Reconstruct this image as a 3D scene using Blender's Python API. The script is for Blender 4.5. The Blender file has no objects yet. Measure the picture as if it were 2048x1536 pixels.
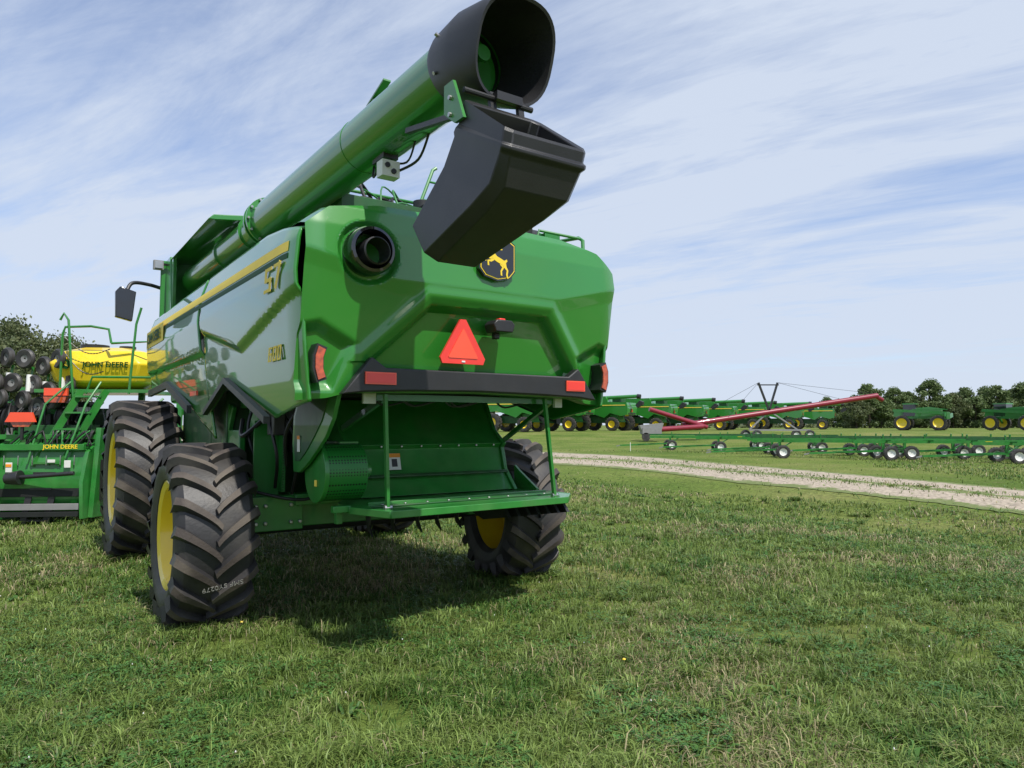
import bpy, math, random
import numpy as np
from mathutils import Vector, Matrix
random.seed(7); rng=np.random.default_rng(11)
scene=bpy.context.scene
COL=scene.collection
R=math.radians
# ------------------------------------------------------------------ materials
def nodes(name):
    m=bpy.data.materials.new(name); m.use_nodes=True
    nt=m.node_tree; b=nt.nodes['Principled BSDF']
    return m,nt,b
def N(nt,t,**k):
    n=nt.nodes.new(t)
    for a,v in k.items(): setattr(n,a,v)
    return n
def L(nt,a,b): nt.links.new(a,b)
def ramp(nt,stops,interp='LINEAR'):
    r=N(nt,'ShaderNodeValToRGB'); e=r.color_ramp.elements; r.color_ramp.interpolation=interp
    while len(e)<len(stops): e.new(0.5)
    for i,(p,c) in enumerate(stops):
        e[i].position=p; e[i].color=(c[0],c[1],c[2],1) if len(c)==3 else c
    return r
def simple(name,col,rough=0.5,metal=0.0,coat=0.0,var=0.12,scale=6.0,bump=0.0,bscale=60,spec=0.5,dust=0.0):
    m,nt,b=nodes(name)
    tc=N(nt,'ShaderNodeTexCoord'); no=N(nt,'ShaderNodeTexNoise'); no.inputs['Scale'].default_value=scale; no.inputs['Detail'].default_value=5
    L(nt,tc.outputs['Object'],no.inputs['Vector'])
    c0=tuple(max(0,c*(1-var)) for c in col); c1=tuple(min(1,c*(1+var)) for c in col)
    r=ramp(nt,[(0.3,c0),(0.7,c1)]); L(nt,no.outputs['Fac'],r.inputs['Fac'])
    out=r.outputs['Color']
    if dust>0:
        n2=N(nt,'ShaderNodeTexNoise'); n2.inputs['Scale'].default_value=3.3; n2.inputs['Detail'].default_value=8
        L(nt,tc.outputs['Object'],n2.inputs['Vector'])
        rr=ramp(nt,[(0.45,(0,0,0)),(0.75,(dust,dust,dust))]); L(nt,n2.outputs['Fac'],rr.inputs['Fac'])
        mx=N(nt,'ShaderNodeMixRGB'); mx.inputs[2].default_value=(0.30,0.26,0.19,1)
        L(nt,rr.outputs['Color'],mx.inputs[0]); L(nt,out,mx.inputs[1]); out=mx.outputs[0]
    L(nt,out,b.inputs['Base Color'])
    b.inputs['Roughness'].default_value=rough; b.inputs['Metallic'].default_value=metal
    b.inputs['Coat Weight'].default_value=coat; b.inputs['Coat Roughness'].default_value=0.03
    b.inputs['Specular IOR Level'].default_value=spec
    if bump>0:
        n3=N(nt,'ShaderNodeTexNoise'); n3.inputs['Scale'].default_value=bscale; n3.inputs['Detail'].default_value=3
        L(nt,tc.outputs['Object'],n3.inputs['Vector'])
        bp=N(nt,'ShaderNodeBump'); bp.inputs['Strength'].default_value=bump; bp.inputs['Distance'].default_value=0.01
        L(nt,n3.outputs['Fac'],bp.inputs['Height']); L(nt,bp.outputs[0],b.inputs['Normal'])
    return m
GREEN=simple('green_paint',(0.024,0.205,0.022),0.34,coat=1.0,var=0.05,scale=1.2,bump=0.02,bscale=2.5)
GREENF=simple('green_frame_paint',(0.020,0.190,0.026),0.4,coat=0.5,var=0.15,dust=0.12)
GREEND=simple('green_dark_paint',(0.008,0.075,0.014),0.5,coat=0.2,var=0.25,dust=0.12)
YELLOW=simple('yellow_paint',(0.86,0.62,0.02),0.35,coat=0.6,var=0.04,dust=0.05)
YDECAL=simple('yellow_decal',(0.86,0.64,0.10),0.55,coat=0.0,var=0.03,spec=0.15)
GDECAL=simple('green_decal',(0.006,0.06,0.012),0.55,coat=0.0,var=0.03,spec=0.15)
BLACKP=simple('black_plastic',(0.020,0.020,0.022),0.40,var=0.15,bump=0.15,bscale=250,dust=0.03)
BLACKG=simple('black_gloss',(0.006,0.006,0.007),0.08,coat=1.0,var=0.05)
RUBBER=simple('tyre_rubber',(0.030,0.029,0.030),0.5,var=0.25,scale=3,bump=0.25,bscale=35,dust=0.15)
LUGTIP=simple('tyre_lug_dusty',(0.056,0.044,0.037),0.7,var=0.3,scale=5,bump=0.3,bscale=50,dust=0.28)
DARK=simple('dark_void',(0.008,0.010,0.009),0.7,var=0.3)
STEEL=simple('steel',(0.45,0.45,0.44),0.35,metal=0.9,var=0.1)
GREY=simple('grey_paint',(0.22,0.22,0.22),0.5,var=0.1,dust=0.1)
WHITE=simple('white_paint',(0.75,0.75,0.72),0.45,var=0.05)
REDP=simple('red_paint',(0.21,0.006,0.022),0.38,coat=0.4,var=0.15)
REDO=simple('orange_red_reflector',(0.88,0.085,0.03),0.30,coat=0.5,var=0.03)
REDD=simple('red_border_reflector',(0.78,0.035,0.018),0.28,coat=0.5,var=0.05)
LAMPR=simple('lamp_lens',(0.45,0.07,0.015),0.12,coat=1.0,var=0.4,scale=25)
GLASS=simple('dark_glass',(0.012,0.016,0.018),0.04,coat=1.0,var=0.05)
LABELW=simple('label_white',(0.7,0.7,0.66),0.5,var=0.05)
LABELO=simple('label_orange',(0.8,0.28,0.02),0.5,var=0.05)
CHALK=simple('chalk_marking',(0.35,0.33,0.30),0.8,var=0.4,scale=60)
DIRTY=simple('hose_black',(0.012,0.012,0.012),0.5,var=0.2)
def perf_mat():
    m,nt,b=nodes('perforated_green')
    tc=N(nt,'ShaderNodeTexCoord'); v=N(nt,'ShaderNodeTexVoronoi'); v.inputs['Scale'].default_value=42; v.inputs['Randomness'].default_value=0.0
    L(nt,tc.outputs['Object'],v.inputs['Vector'])
    r=ramp(nt,[(0.30,(0.004,0.006,0.004)),(0.36,(0.014,0.17,0.022))]); L(nt,v.outputs['Distance'],r.inputs['Fac'])
    L(nt,r.outputs['Color'],b.inputs['Base Color']); b.inputs['Roughness'].default_value=0.4
    return m
PERF=perf_mat()
# ------------------------------------------------------------------ geometry builder
class Geo:
    def __init__(s): s.v=[]; s.f=[]; s.m=[]; s.mats=[]
    def mi(s,mat):
        if mat not in s.mats: s.mats.append(mat)
        return s.mats.index(mat)
    def add(s,vs,fs,mat):
        o=len(s.v); s.v+= [tuple(v) for v in vs]; k=s.mi(mat)
        for f in fs: s.f.append(tuple(i+o for i in f)); s.m.append(k)
    def box(s,c,d,mat,rot=None):
        vs=[]
        for x in(-.5,.5):
            for y in(-.5,.5):
                for z in(-.5,.5):
                    p=Vector((x*d[0],y*d[1],z*d[2]))
                    if rot: p=rot@p
                    vs.append(p+Vector(c))
        s.add(vs,[(0,1,3,2),(4,6,7,5),(0,4,5,1),(2,3,7,6),(0,2,6,4),(1,5,7,3)],mat)
    def bar(s,a,b,w,h,mat,upv=(0,0,1)):
        a=Vector(a);b=Vector(b);d=(b-a); l=d.length; d.normalize(); u=Vector(upv)
        if abs(d.dot(u))>0.98: u=Vector((1,0,0))
        r=d.cross(u).normalized(); u2=r.cross(d)
        M=Matrix((r,d,u2)).transposed()
        s.box((a+b)/2,(w,l,h),mat,M)
    def cyl(s,a,b,r0,mat,r1=None,n=16,caps=True):
        if r1 is None:r1=r0
        a=Vector(a);b=Vector(b);d=(b-a).normalized(); u=Vector((0,0,1)) if abs(d.z)<.9 else Vector((1,0,0))
        x=d.cross(u).normalized(); y=d.cross(x)
        vs=[]
        for i in range(n):
            t=2*math.pi*i/n; e=x*math.cos(t)+y*math.sin(t); vs.append(a+e*r0); vs.append(b+e*r1)
        fs=[(2*i,2*((i+1)%n),2*((i+1)%n)+1,2*i+1) for i in range(n)]
        if caps:
            fs.append(tuple(2*i for i in range(n))[::-1]); fs.append(tuple(2*i+1 for i in range(n)))
        s.add(vs,fs,mat)
    def tube(s,pts,r,mat,n=8):
        pts=[Vector(p) for p in pts]; vs=[]; prev=None
        for k,p in enumerate(pts):
            d=((pts[min(k+1,len(pts)-1)]-pts[max(k-1,0)])).normalized()
            if prev is None:
                u=Vector((0,0,1)) if abs(d.z)<.9 else Vector((1,0,0)); x=d.cross(u).normalized()
            else: x=(prev-d*prev.dot(d)).normalized()
            prev=x; y=d.cross(x)
            for i in range(n):
                t=2*math.pi*i/n; vs.append(p+(x*math.cos(t)+y*math.sin(t))*r)
        fs=[]
        for k in range(len(pts)-1):
            for i in range(n):
                j=(i+1)%n; fs.append((k*n+i,k*n+j,(k+1)*n+j,(k+1)*n+i))
        fs.append(tuple(range(n))[::-1]); fs.append(tuple((len(pts)-1)*n+i for i in range(n)))
        s.add(vs,fs,mat)
    def curve(s,P,r,mat,n=6,k=6):
        P=[Vector(p) for p in P]; out=[]
        for i in range(len(P)-1):
            p0=P[max(i-1,0)];p1=P[i];p2=P[i+1];p3=P[min(i+2,len(P)-1)]
            for j in range(k):
                u=j/k; out.append(0.5*((2*p1)+(-p0+p2)*u+(2*p0-5*p1+4*p2-p3)*u*u+(-p0+3*p1-3*p2+p3)*u**3))
        out.append(P[-1]); s.tube(out,r,mat,n)
    def prism(s,poly,ax,a,b,mat,matb=None):
        def mk(p,c):
            if ax==0:return (c,p[0],p[1])
            if ax==1:return (p[0],c,p[1])
            return (p[0],p[1],c)
        n=len(poly); vs=[mk(p,a) for p in poly]+[mk(p,b) for p in poly]
        fs=[tuple(range(n)),tuple(range(n,2*n))[::-1]]+[(i,i+n,(i+1)%n+n,(i+1)%n) for i in range(n)]
        s.add(vs,fs,mat)
    def lathe(s,prof,mat,c=(0,0,0),n=48,matf=None):
        k=len(prof); vs=[]
        for i in range(n):
            t=2*math.pi*i/n
            for x,r in prof: vs.append((c[0]+x,c[1]+r*math.cos(t),c[2]+r*math.sin(t)))
        fs=[]
        for i in range(n):
            j=(i+1)%n
            for q in range(k-1): fs.append((i*k+q,i*k+q+1,j*k+q+1,j*k+q))
        s.add(vs,fs,mat)
    def loft(s,secs,mat,close=True,caps=(True,True)):
        n=len(secs[0]); vs=[p for q in secs for p in q]; fs=[]
        for k in range(len(secs)-1):
            for i in range(n if close else n-1):
                j=(i+1)%n; fs.append((k*n+i,k*n+j,(k+1)*n+j,(k+1)*n+i))
        if caps[0]: fs.append(tuple(range(n))[::-1])
        if caps[1]: fs.append(tuple((len(secs)-1)*n+i for i in range(n)))
        s.add(vs,fs,mat)
    def grid(s,fn,us,vs_,mat,matfn=None):
        P=[fn(u,v) for u in us for v in vs_]; m=len(vs_); 
        fs=[(i*m+j,(i+1)*m+j,(i+1)*m+j+1,i*m+j+1) for i in range(len(us)-1) for j in range(m-1)]
        s.add(P,fs,mat)
    def build(s,name,parent=None,loc=(0,0,0),smooth=True,ang=32,bevel=0,solid=0,recalc=True,seg=2):
        me=bpy.data.meshes.new(name); me.from_pydata(s.v,[],s.f)
        for m in s.mats: me.materials.append(m)
        me.polygons.foreach_set('material_index',s.m)
        if recalc:
            import bmesh
            bm=bmesh.new(); bm.from_mesh(me); bmesh.ops.recalc_face_normals(bm,faces=bm.faces); bm.to_mesh(me); bm.free()
        if smooth:
            me.polygons.foreach_set('use_smooth',[True]*len(me.polygons)); me.set_sharp_from_angle(angle=R(ang))
        me.update()
        o=bpy.data.objects.new(name,me); COL.objects.link(o); o.location=loc
        if parent: o.parent=parent
        if solid:
            md=o.modifiers.new('s','SOLIDIFY'); md.thickness=solid; md.offset=0
        if bevel:
            md=o.modifiers.new('b','BEVEL'); md.width=bevel; md.segments=seg; md.limit_method='ANGLE'; md.angle_limit=R(35)
        return o
def empty(name,loc,rotz,label,cat,group=None):
    e=bpy.data.objects.new(name,None); COL.objects.link(e); e.location=loc; e.rotation_euler=(0,0,rotz); e.empty_display_size=0.3
    e['label']=label; e['category']=cat
    if group: e['group']=group
    return e
def text(body,size,loc,kind,mat,name,parent,ext=0.002,shear=0.0,off=0.0,sx=1.0,tilt=0.0):
    cu=bpy.data.curves.new('txt','FONT'); cu.body=body; cu.size=size; cu.extrude=ext; cu.shear=shear; cu.offset=off
    cu.align_x='CENTER'; cu.align_y='CENTER'
    t=bpy.data.objects.new('txt',cu); COL.objects.link(t)
    bpy.context.view_layer.update()
    me=bpy.data.meshes.new_from_object(t.evaluated_get(bpy.context.evaluated_depsgraph_get()))
    bpy.data.objects.remove(t)
    if kind=='rear': M=Matrix(((1,0,0),(0,0,-1),(0,1,0)))
    elif kind=='side': M=Matrix(((0,0,-1),(-1,0,0),(0,1,0)))
    M=M@Matrix.Rotation(tilt,3,'Z')@Matrix.Diagonal((sx,1,1))
    me.transform(M.to_4x4()); me.materials.clear(); me.materials.append(mat)
    o=bpy.data.objects.new(name,me); COL.objects.link(o); o.location=loc
    if parent:o.parent=parent
    return o
def lin(a,b,n): return [a+(b-a)*i/(n-1) for i in range(n)]
def ip(x,xs,ys):
    return float(np.interp(x,xs,ys))
def sm(t): t=max(0,min(1,t)); return t*t*(3-2*t)
def cdist(poly,x,z):
    d=9
    for i in range(len(poly)):
        a=poly[i];b=poly[(i+1)%len(poly)]; ex,ez=b[0]-a[0],b[1]-a[1]; l=math.hypot(ex,ez)
        d=min(d,(ex*(z-a[1])-ez*(x-a[0]))/l)
    return d
# ------------------------------------------------------------------ terrain
def T(x,y):
    x=np.asarray(x,float); y=np.asarray(y,float)
    t=np.clip((y-50)/30,0,1); t=t*t*(3-2*t)
    d=((x-4.5)*0.86+(y-17)*0.5)
    dip=-0.26*np.exp(-(d/2.6)**2)*np.clip((x-1)/4,0,1)
    return 0.95*t+dip+0.03*np.sin(x*0.35+1)*np.sin(y*0.28)
def Tz(x,y): return float(T(x,y))
# ------------------------------------------------------------------ camera
cam=bpy.data.cameras.new('camera'); co=bpy.data.objects.new('camera',cam); COL.objects.link(co)
cam.sensor_width=36; cam.lens=1420/2048*36; cam.clip_end=3000; cam.clip_start=0.05
co.location=(0,0,1.65); co.rotation_euler=(R(90)+math.atan(82/1420),0,0); scene.camera=co
# ------------------------------------------------------------------ world + sun
w=bpy.data.worlds.new('World'); scene.world=w; w.use_nodes=True; nt=w.node_tree; bg=nt.nodes['Background']
sun_dir=Vector((0.60,-0.80,0)).normalized(); el=R(56)
az=math.atan2(sun_dir.x,sun_dir.y)
sky=N(nt,'ShaderNodeTexSky'); sky.sky_type='NISHITA'; sky.sun_disc=False; sky.sun_elevation=el; sky.sun_rotation=az
sky.air_density=1.0; sky.dust_density=0.4; sky.ozone_density=2.0
tc=N(nt,'ShaderNodeTexCoord'); sep=N(nt,'ShaderNodeSeparateXYZ'); L(nt,tc.outputs['Generated'],sep.inputs[0])
def mth(op,a,b=None,c=None):
    n=N(nt,'ShaderNodeMath',operation=op)
    for i,q in enumerate((a,b,c)):
        if q is None: continue
        if isinstance(q,(int,float)): n.inputs[i].default_value=q
        else: L(nt,q,n.inputs[i])
    return n.outputs[0]
zz=mth('ADD',mth('MAXIMUM',sep.outputs['Z'],0.0),0.10)
px=mth('DIVIDE',sep.outputs['X'],zz); py=mth('DIVIDE',sep.outputs['Y'],zz)
sdx,sdy=-0.84,0.54
al=mth('ADD',mth('MULTIPLY',px,sdx),mth('MULTIPLY',py,sdy))
pe=mth('ADD',mth('MULTIPLY',px,sdy),mth('MULTIPLY',py,-sdx))
def cn(sa,sp,detail,rough,dist,ox=0.0):
    cb=N(nt,'ShaderNodeCombineXYZ'); L(nt,mth('MULTIPLY',al,sa),cb.inputs[0]); L(nt,mth('ADD',mth('MULTIPLY',pe,sp),ox),cb.inputs[1]); cb.inputs[2].default_value=ox
    n=N(nt,'ShaderNodeTexNoise'); n.inputs['Scale'].default_value=1.0; n.inputs['Detail'].default_value=detail; n.inputs['Roughness'].default_value=rough; n.inputs['Distortion'].default_value=dist
    L(nt,cb.outputs[0],n.inputs['Vector']); return n.outputs['Fac']
n1=cn(0.22,0.80,6,0.55,0.7,3.1); n2=cn(0.9,2.6,9,0.65,0.6,7.7); n3=cn(2.2,9.0,7,0.65,0.4,1.3)
s_=mth('ADD',mth('ADD',mth('MULTIPLY',n1,0.52),mth('MULTIPLY',n2,0.34)),mth('MULTIPLY',n3,0.14))
cr=ramp(nt,[(0.37,(0.05,0.05,0.05)),(0.46,(0.42,0.42,0.42)),(0.57,(0.95,0.95,0.95))]); L(nt,s_,cr.inputs['Fac'])
hz=ramp(nt,[(0.0,(0.75,0.75,0.75)),(0.14,(0.28,0.28,0.28)),(0.45,(0,0,0))]); L(nt,sep.outputs['Z'],hz.inputs['Fac'])
fac=mth('MINIMUM',mth('ADD',cr.outputs['Color'],hz.outputs['Color']),0.95)
tint=N(nt,'ShaderNodeMixRGB',blend_type='MULTIPLY'); tint.inputs[0].default_value=1; L(nt,sky.outputs[0],tint.inputs[1]); tint.inputs[2].default_value=(0.92,0.99,1.16,1)
mx=N(nt,'ShaderNodeMixRGB'); L(nt,fac,mx.inputs[0]); L(nt,tint.outputs[0],mx.inputs[1]); mx.inputs[2].default_value=(4.45,5.0,5.95,1)
L(nt,mx.outputs[0],bg.inputs[0]); bg.inputs[1].default_value=0.148
sl=bpy.data.lights.new('sun','SUN'); sl.energy=5.0; sl.angle=R(0.6); sl.color=(1.0,0.955,0.88)
so=bpy.data.objects.new('sun',sl); COL.objects.link(so); so.location=(5,-8,12)
tosun=Vector((sun_dir.x*math.cos(el),sun_dir.y*math.cos(el),math.sin(el)))
so.rotation_euler=tosun.to_track_quat('Z','Y').to_euler()
scene.view_settings.view_transform='Standard'; scene.view_settings.look='None'; scene.view_settings.exposure=0
# ------------------------------------------------------------------ ground
def ground():
    xs=np.unique(np.concatenate([np.linspace(-1500,-60,14),np.linspace(-60,90,151),np.linspace(90,1500,14)]))
    ys=np.unique(np.concatenate([np.linspace(-300,-10,6),np.linspace(-10,100,161),np.linspace(100,1800,16)]))
    X,Y=np.meshgrid(xs,ys,indexing='ij'); Z=T(X,Y)
    v=np.stack([X.ravel(),Y.ravel(),Z.ravel()],1); m=len(ys)
    f=[(i*m+j,(i+1)*m+j,(i+1)*m+j+1,i*m+j+1) for i in range(len(xs)-1) for j in range(m-1)]
    me=bpy.data.meshes.new('ground'); me.from_pydata(v.tolist(),[],f); me.polygons.foreach_set('use_smooth',[True]*len(f))
    o=bpy.data.objects.new('ground',me); COL.objects.link(o); o['kind']='structure'
    mt,nt,b=nodes('grass_ground')
    tc=N(nt,'ShaderNodeTexCoord')
    def no(s,d=6,r=0.6):
        n=N(nt,'ShaderNodeTexNoise'); n.inputs['Scale'].default_value=s; n.inputs['Detail'].default_value=d; n.inputs['Roughness'].default_value=r; L(nt,tc.outputs['Object'],n.inputs['Vector']); return n
    a=no(0.18,5); r1=ramp(nt,[(0.35,(0.090,0.145,0.026)),(0.5,(0.135,0.185,0.040)),(0.68,(0.21,0.22,0.075))]); L(nt,a.outputs['Fac'],r1.inputs['Fac'])
    c=no(9,8,0.75); r2=ramp(nt,[(0.32,(0.35,0.35,0.35)),(0.62,(1.25,1.25,1.2))]); L(nt,c.outputs['Fac'],r2.inputs['Fac'])
    mu=N(nt,'ShaderNodeMixRGB',blend_type='MULTIPLY'); mu.inputs[0].default_value=1; L(nt,r1.outputs[0],mu.inputs[1]); L(nt,r2.outputs[0],mu.inputs[2])
    e=no(1.1,6,0.65); r3=ramp(nt,[(0.58,(0,0,0)),(0.74,(0.7,0.7,0.7))]); L(nt,e.outputs['Fac'],r3.inputs['Fac'])
    m2=N(nt,'ShaderNodeMixRGB'); L(nt,r3.outputs[0],m2.inputs[0]); L(nt,mu.outputs[0],m2.inputs[1]); m2.inputs[2].default_value=(0.19,0.155,0.085,1)
    L(nt,m2.outputs[0],b.inputs['Base Color']); b.inputs['Roughness'].default_value=0.95; b.inputs['Specular IOR Level'].default_value=0.1
    bp=N(nt,'ShaderNodeBump'); bp.inputs['Strength'].default_value=0.9; bp.inputs['Distance'].default_value=0.05; L(nt,c.outputs['Fac'],bp.inputs['Height']); L(nt,bp.outputs[0],b.inputs['Normal'])
    me.materials.append(mt)
ground()
# gravel track
LO=[(-40,62),(-18,44),(1.8,29.3),(6.8,20.4),(9.8,13.6),(11.6,7.5),(12.6,1),(13,-6)]
UP=[(-36,72),(-14,55),(2.7,43.5),(9.8,29.6),(12.9,17.8),(15.1,8.5),(16.2,1),(16.7,-6)]
def interp_poly(P,n):
    P=np.array(P,float); t=np.arange(len(P)); tt=np.linspace(0,len(P)-1,n)
    out=[]
    for q in tt:
        i=min(int(q),len(P)-2); u=q-i
        p0=P[max(i-1,0)];p1=P[i];p2=P[i+1];p3=P[min(i+2,len(P)-1)]
        out.append(0.5*((2*p1)+(-p0+p2)*u+(2*p0-5*p1+4*p2-p3)*u*u+(-p0+3*p1-3*p2+p3)*u**3))
    return np.array(out)
rl=interp_poly(LO,260); ru=interp_poly(UP,260)
def track():
    M=25; v=[];f=[]
    jl=np.cumsum(rng.normal(0,0.05,260)); jl-=np.linspace(0,jl[-1],260); ju=np.cumsum(rng.normal(0,0.05,260)); ju-=np.linspace(0,ju[-1],260)
    for i in range(260):
        d=(ru[i]-rl[i]); dn=d/np.linalg.norm(d)
        a=rl[i]+dn*(jl[i]*0.5+rng.uniform(-.1,.1)); b=ru[i]+dn*(ju[i]*0.5+rng.uniform(-.1,.1))
        for j in range(M):
            p=a+(b-a)*j/(M-1); v.append((p[0],p[1],Tz(p[0],p[1])+0.012))
    for i in range(259):
        for j in range(M-1): f.append((i*M+j,(i+1)*M+j,(i+1)*M+j+1,i*M+j+1))
    me=bpy.data.meshes.new('gravel_track'); me.from_pydata(v,[],f); o=bpy.data.objects.new('gravel_track',me); COL.objects.link(o); o['kind']='structure'
    uv=me.uv_layers.new(name='UVMap'); 
    for p in me.polygons:
        for li,vi in zip(p.loop_indices,p.vertices): uv.data[li].uv=((vi%M)/(M-1),(vi//M)/20.0)
    mt,nt,b=nodes('gravel')
    tc=N(nt,'ShaderNodeTexCoord'); vo=N(nt,'ShaderNodeTexVoronoi'); vo.inputs['Scale'].default_value=12; L(nt,tc.outputs['Object'],vo.inputs['Vector'])
    r=ramp(nt,[(0.0,(0.54,0.46,0.36)),(0.5,(0.37,0.31,0.235)),(1,(0.18,0.145,0.11))]); L(nt,vo.outputs['Distance'],r.inputs['Fac'])
    n=N(nt,'ShaderNodeTexNoise'); n.inputs['Scale'].default_value=1.6; n.inputs['Detail'].default_value=10; n.inputs['Roughness'].default_value=0.75; L(nt,tc.outputs['Object'],n.inputs['Vector'])
    su=N(nt,'ShaderNodeSeparateXYZ'); L(nt,tc.outputs['UV'],su.inputs[0])
    rr=ramp(nt,[(0.0,(0.40,)*3),(0.12,(0.12,)*3),(0.34,(0.06,)*3),(0.50,(0.31,)*3),(0.66,(0.08,)*3),(0.88,(0.12,)*3),(1.0,(0.40,)*3)]); L(nt,su.outputs[0],rr.inputs['Fac'])
    ad=N(nt,'ShaderNodeMath',operation='ADD'); L(nt,rr.outputs[0],ad.inputs[0]); L(nt,n.outputs['Fac'],ad.inputs[1])
    gm=ramp(nt,[(0.66,(0,0,0)),(0.75,(1,1,1))]); L(nt,ad.outputs[0],gm.inputs['Fac'])
    mm=N(nt,'ShaderNodeMixRGB'); L(nt,gm.outputs[0],mm.inputs[0]); L(nt,r.outputs[0],mm.inputs[1]); mm.inputs[2].default_value=(0.125,0.160,0.042,1)
    L(nt,mm.outputs[0],b.inputs['Base Color']); b.inputs['Roughness'].default_value=0.95
    bp=N(nt,'ShaderNodeBump'); bp.inputs['Strength'].default_value=0.6; bp.inputs['Distance'].default_value=0.03; L(nt,vo.outputs['Distance'],bp.inputs['Height']); L(nt,bp.outputs[0],b.inputs['Normal'])
    me.materials.append(mt)
track()
# ------------------------------------------------------------------ grass
def vn(x,y,s,seed):
    g=np.random.default_rng(seed).random((256,256)); u=x*s; v=y*s; i=np.floor(u).astype(int); j=np.floor(v).astype(int); a=u-i; b=v-j
    a=a*a*(3-2*a); b=b*b*(3-2*b); i0=i%256; i1=(i+1)%256; j0=j%256; j1=(j+1)%256
    return g[i0,j0]*(1-a)*(1-b)+g[i1,j0]*a*(1-b)+g[i0,j1]*(1-a)*b+g[i1,j1]*a*b
def in_track(x,y):
    c=(rl+ru)/2; m=np.zeros(len(x),bool); 
    sel=(y<70)
    idx=np.where(sel)[0]
    for ch in np.array_split(idx,20):
        if len(ch)==0: continue
        d=(x[ch][:,None]-c[None,:,0])**2+(y[ch][:,None]-c[None,:,1])**2
        k=np.argmin(d,1); dd=ru[k]-rl[k]; L2=(dd**2).sum(1); t=((x[ch]-rl[k,0])*dd[:,0]+(y[ch]-rl[k,1])*dd[:,1])/L2
        inn=(t>0.06)&(t<0.94)&(rng.random(len(ch))<np.where((t>0.40)&(t<0.60),0.5,0.96))
        m[ch]=inn
    return m
def grass_mat(name='grass_blades'):
    m,nt,b=nodes(name); at=N(nt,'ShaderNodeAttribute'); at.attribute_name='col'
    L(nt,at.outputs['Color'],b.inputs['Base Color']); b.inputs['Roughness'].default_value=0.48; b.inputs['Specular IOR Level'].default_value=0.3
    tr=N(nt,'ShaderNodeBsdfTranslucent'); L(nt,at.outputs['Color'],tr.inputs[0]); mx=N(nt,'ShaderNodeMixShader'); mx.inputs[0].default_value=0.3
    out=nt.nodes['Material Output']; L(nt,b.outputs[0],mx.inputs[1]); L(nt,tr.outputs[0],mx.inputs[2]); L(nt,mx.outputs[0],out.inputs[0]); return m
GM=grass_mat()
def blades(name,x,y,h,wd,col,lean,az=None):
    n=len(x); z=T(x,y)
    a=rng.uniform(0,2*np.pi,n) if az is None else az; fa=a+np.pi/2+rng.normal(0,.7,n)
    lx=np.cos(a)*lean*h; ly=np.sin(a)*lean*h; wx=np.cos(fa)*wd/2; wy=np.sin(fa)*wd/2
    P=np.empty((n,5,3),np.float32)
    P[:,0]=np.stack([x-wx,y-wy,z-0.005],1); P[:,1]=np.stack([x+wx,y+wy,z-0.005],1)
    P[:,2]=np.stack([x+lx*.35+wx*.9,y+ly*.35+wy*.9,z+h*.62],1); P[:,3]=np.stack([x+lx*.35-wx*.9,y+ly*.35-wy*.9,z+h*.62],1)
    P[:,4]=np.stack([x+lx,y+ly,z+h*(1-0.38*lean)],1)
    me=bpy.data.meshes.new(name); me.vertices.add(n*5); me.vertices.foreach_set('co',P.ravel())
    base=(np.arange(n)*5)[:,None]
    lp=np.concatenate([base+np.array([0,1,2,3]),base+np.array([3,2,4])],1).ravel().astype(np.int32)
    me.loops.add(n*7); me.loops.foreach_set('vertex_index',lp)
    me.polygons.add(n*2); st=np.stack([np.arange(n)*7,np.arange(n)*7+4],1).ravel().astype(np.int32); me.polygons.foreach_set('loop_start',st)
    me.update(calc_edges=True); me.validate()
    ca=me.color_attributes.new('col','FLOAT_COLOR','POINT')
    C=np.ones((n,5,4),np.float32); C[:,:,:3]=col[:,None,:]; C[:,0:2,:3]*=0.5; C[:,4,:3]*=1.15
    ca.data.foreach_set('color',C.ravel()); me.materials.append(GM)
    o=bpy.data.objects.new(name,me); COL.objects.link(o); o['kind']='stuff'; return o
THc=R(34.7)
def c2w(lx,ly): return (-1.27+lx*math.cos(THc)-ly*math.sin(THc), 7.05+lx*math.sin(THc)+ly*math.cos(THc))
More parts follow.
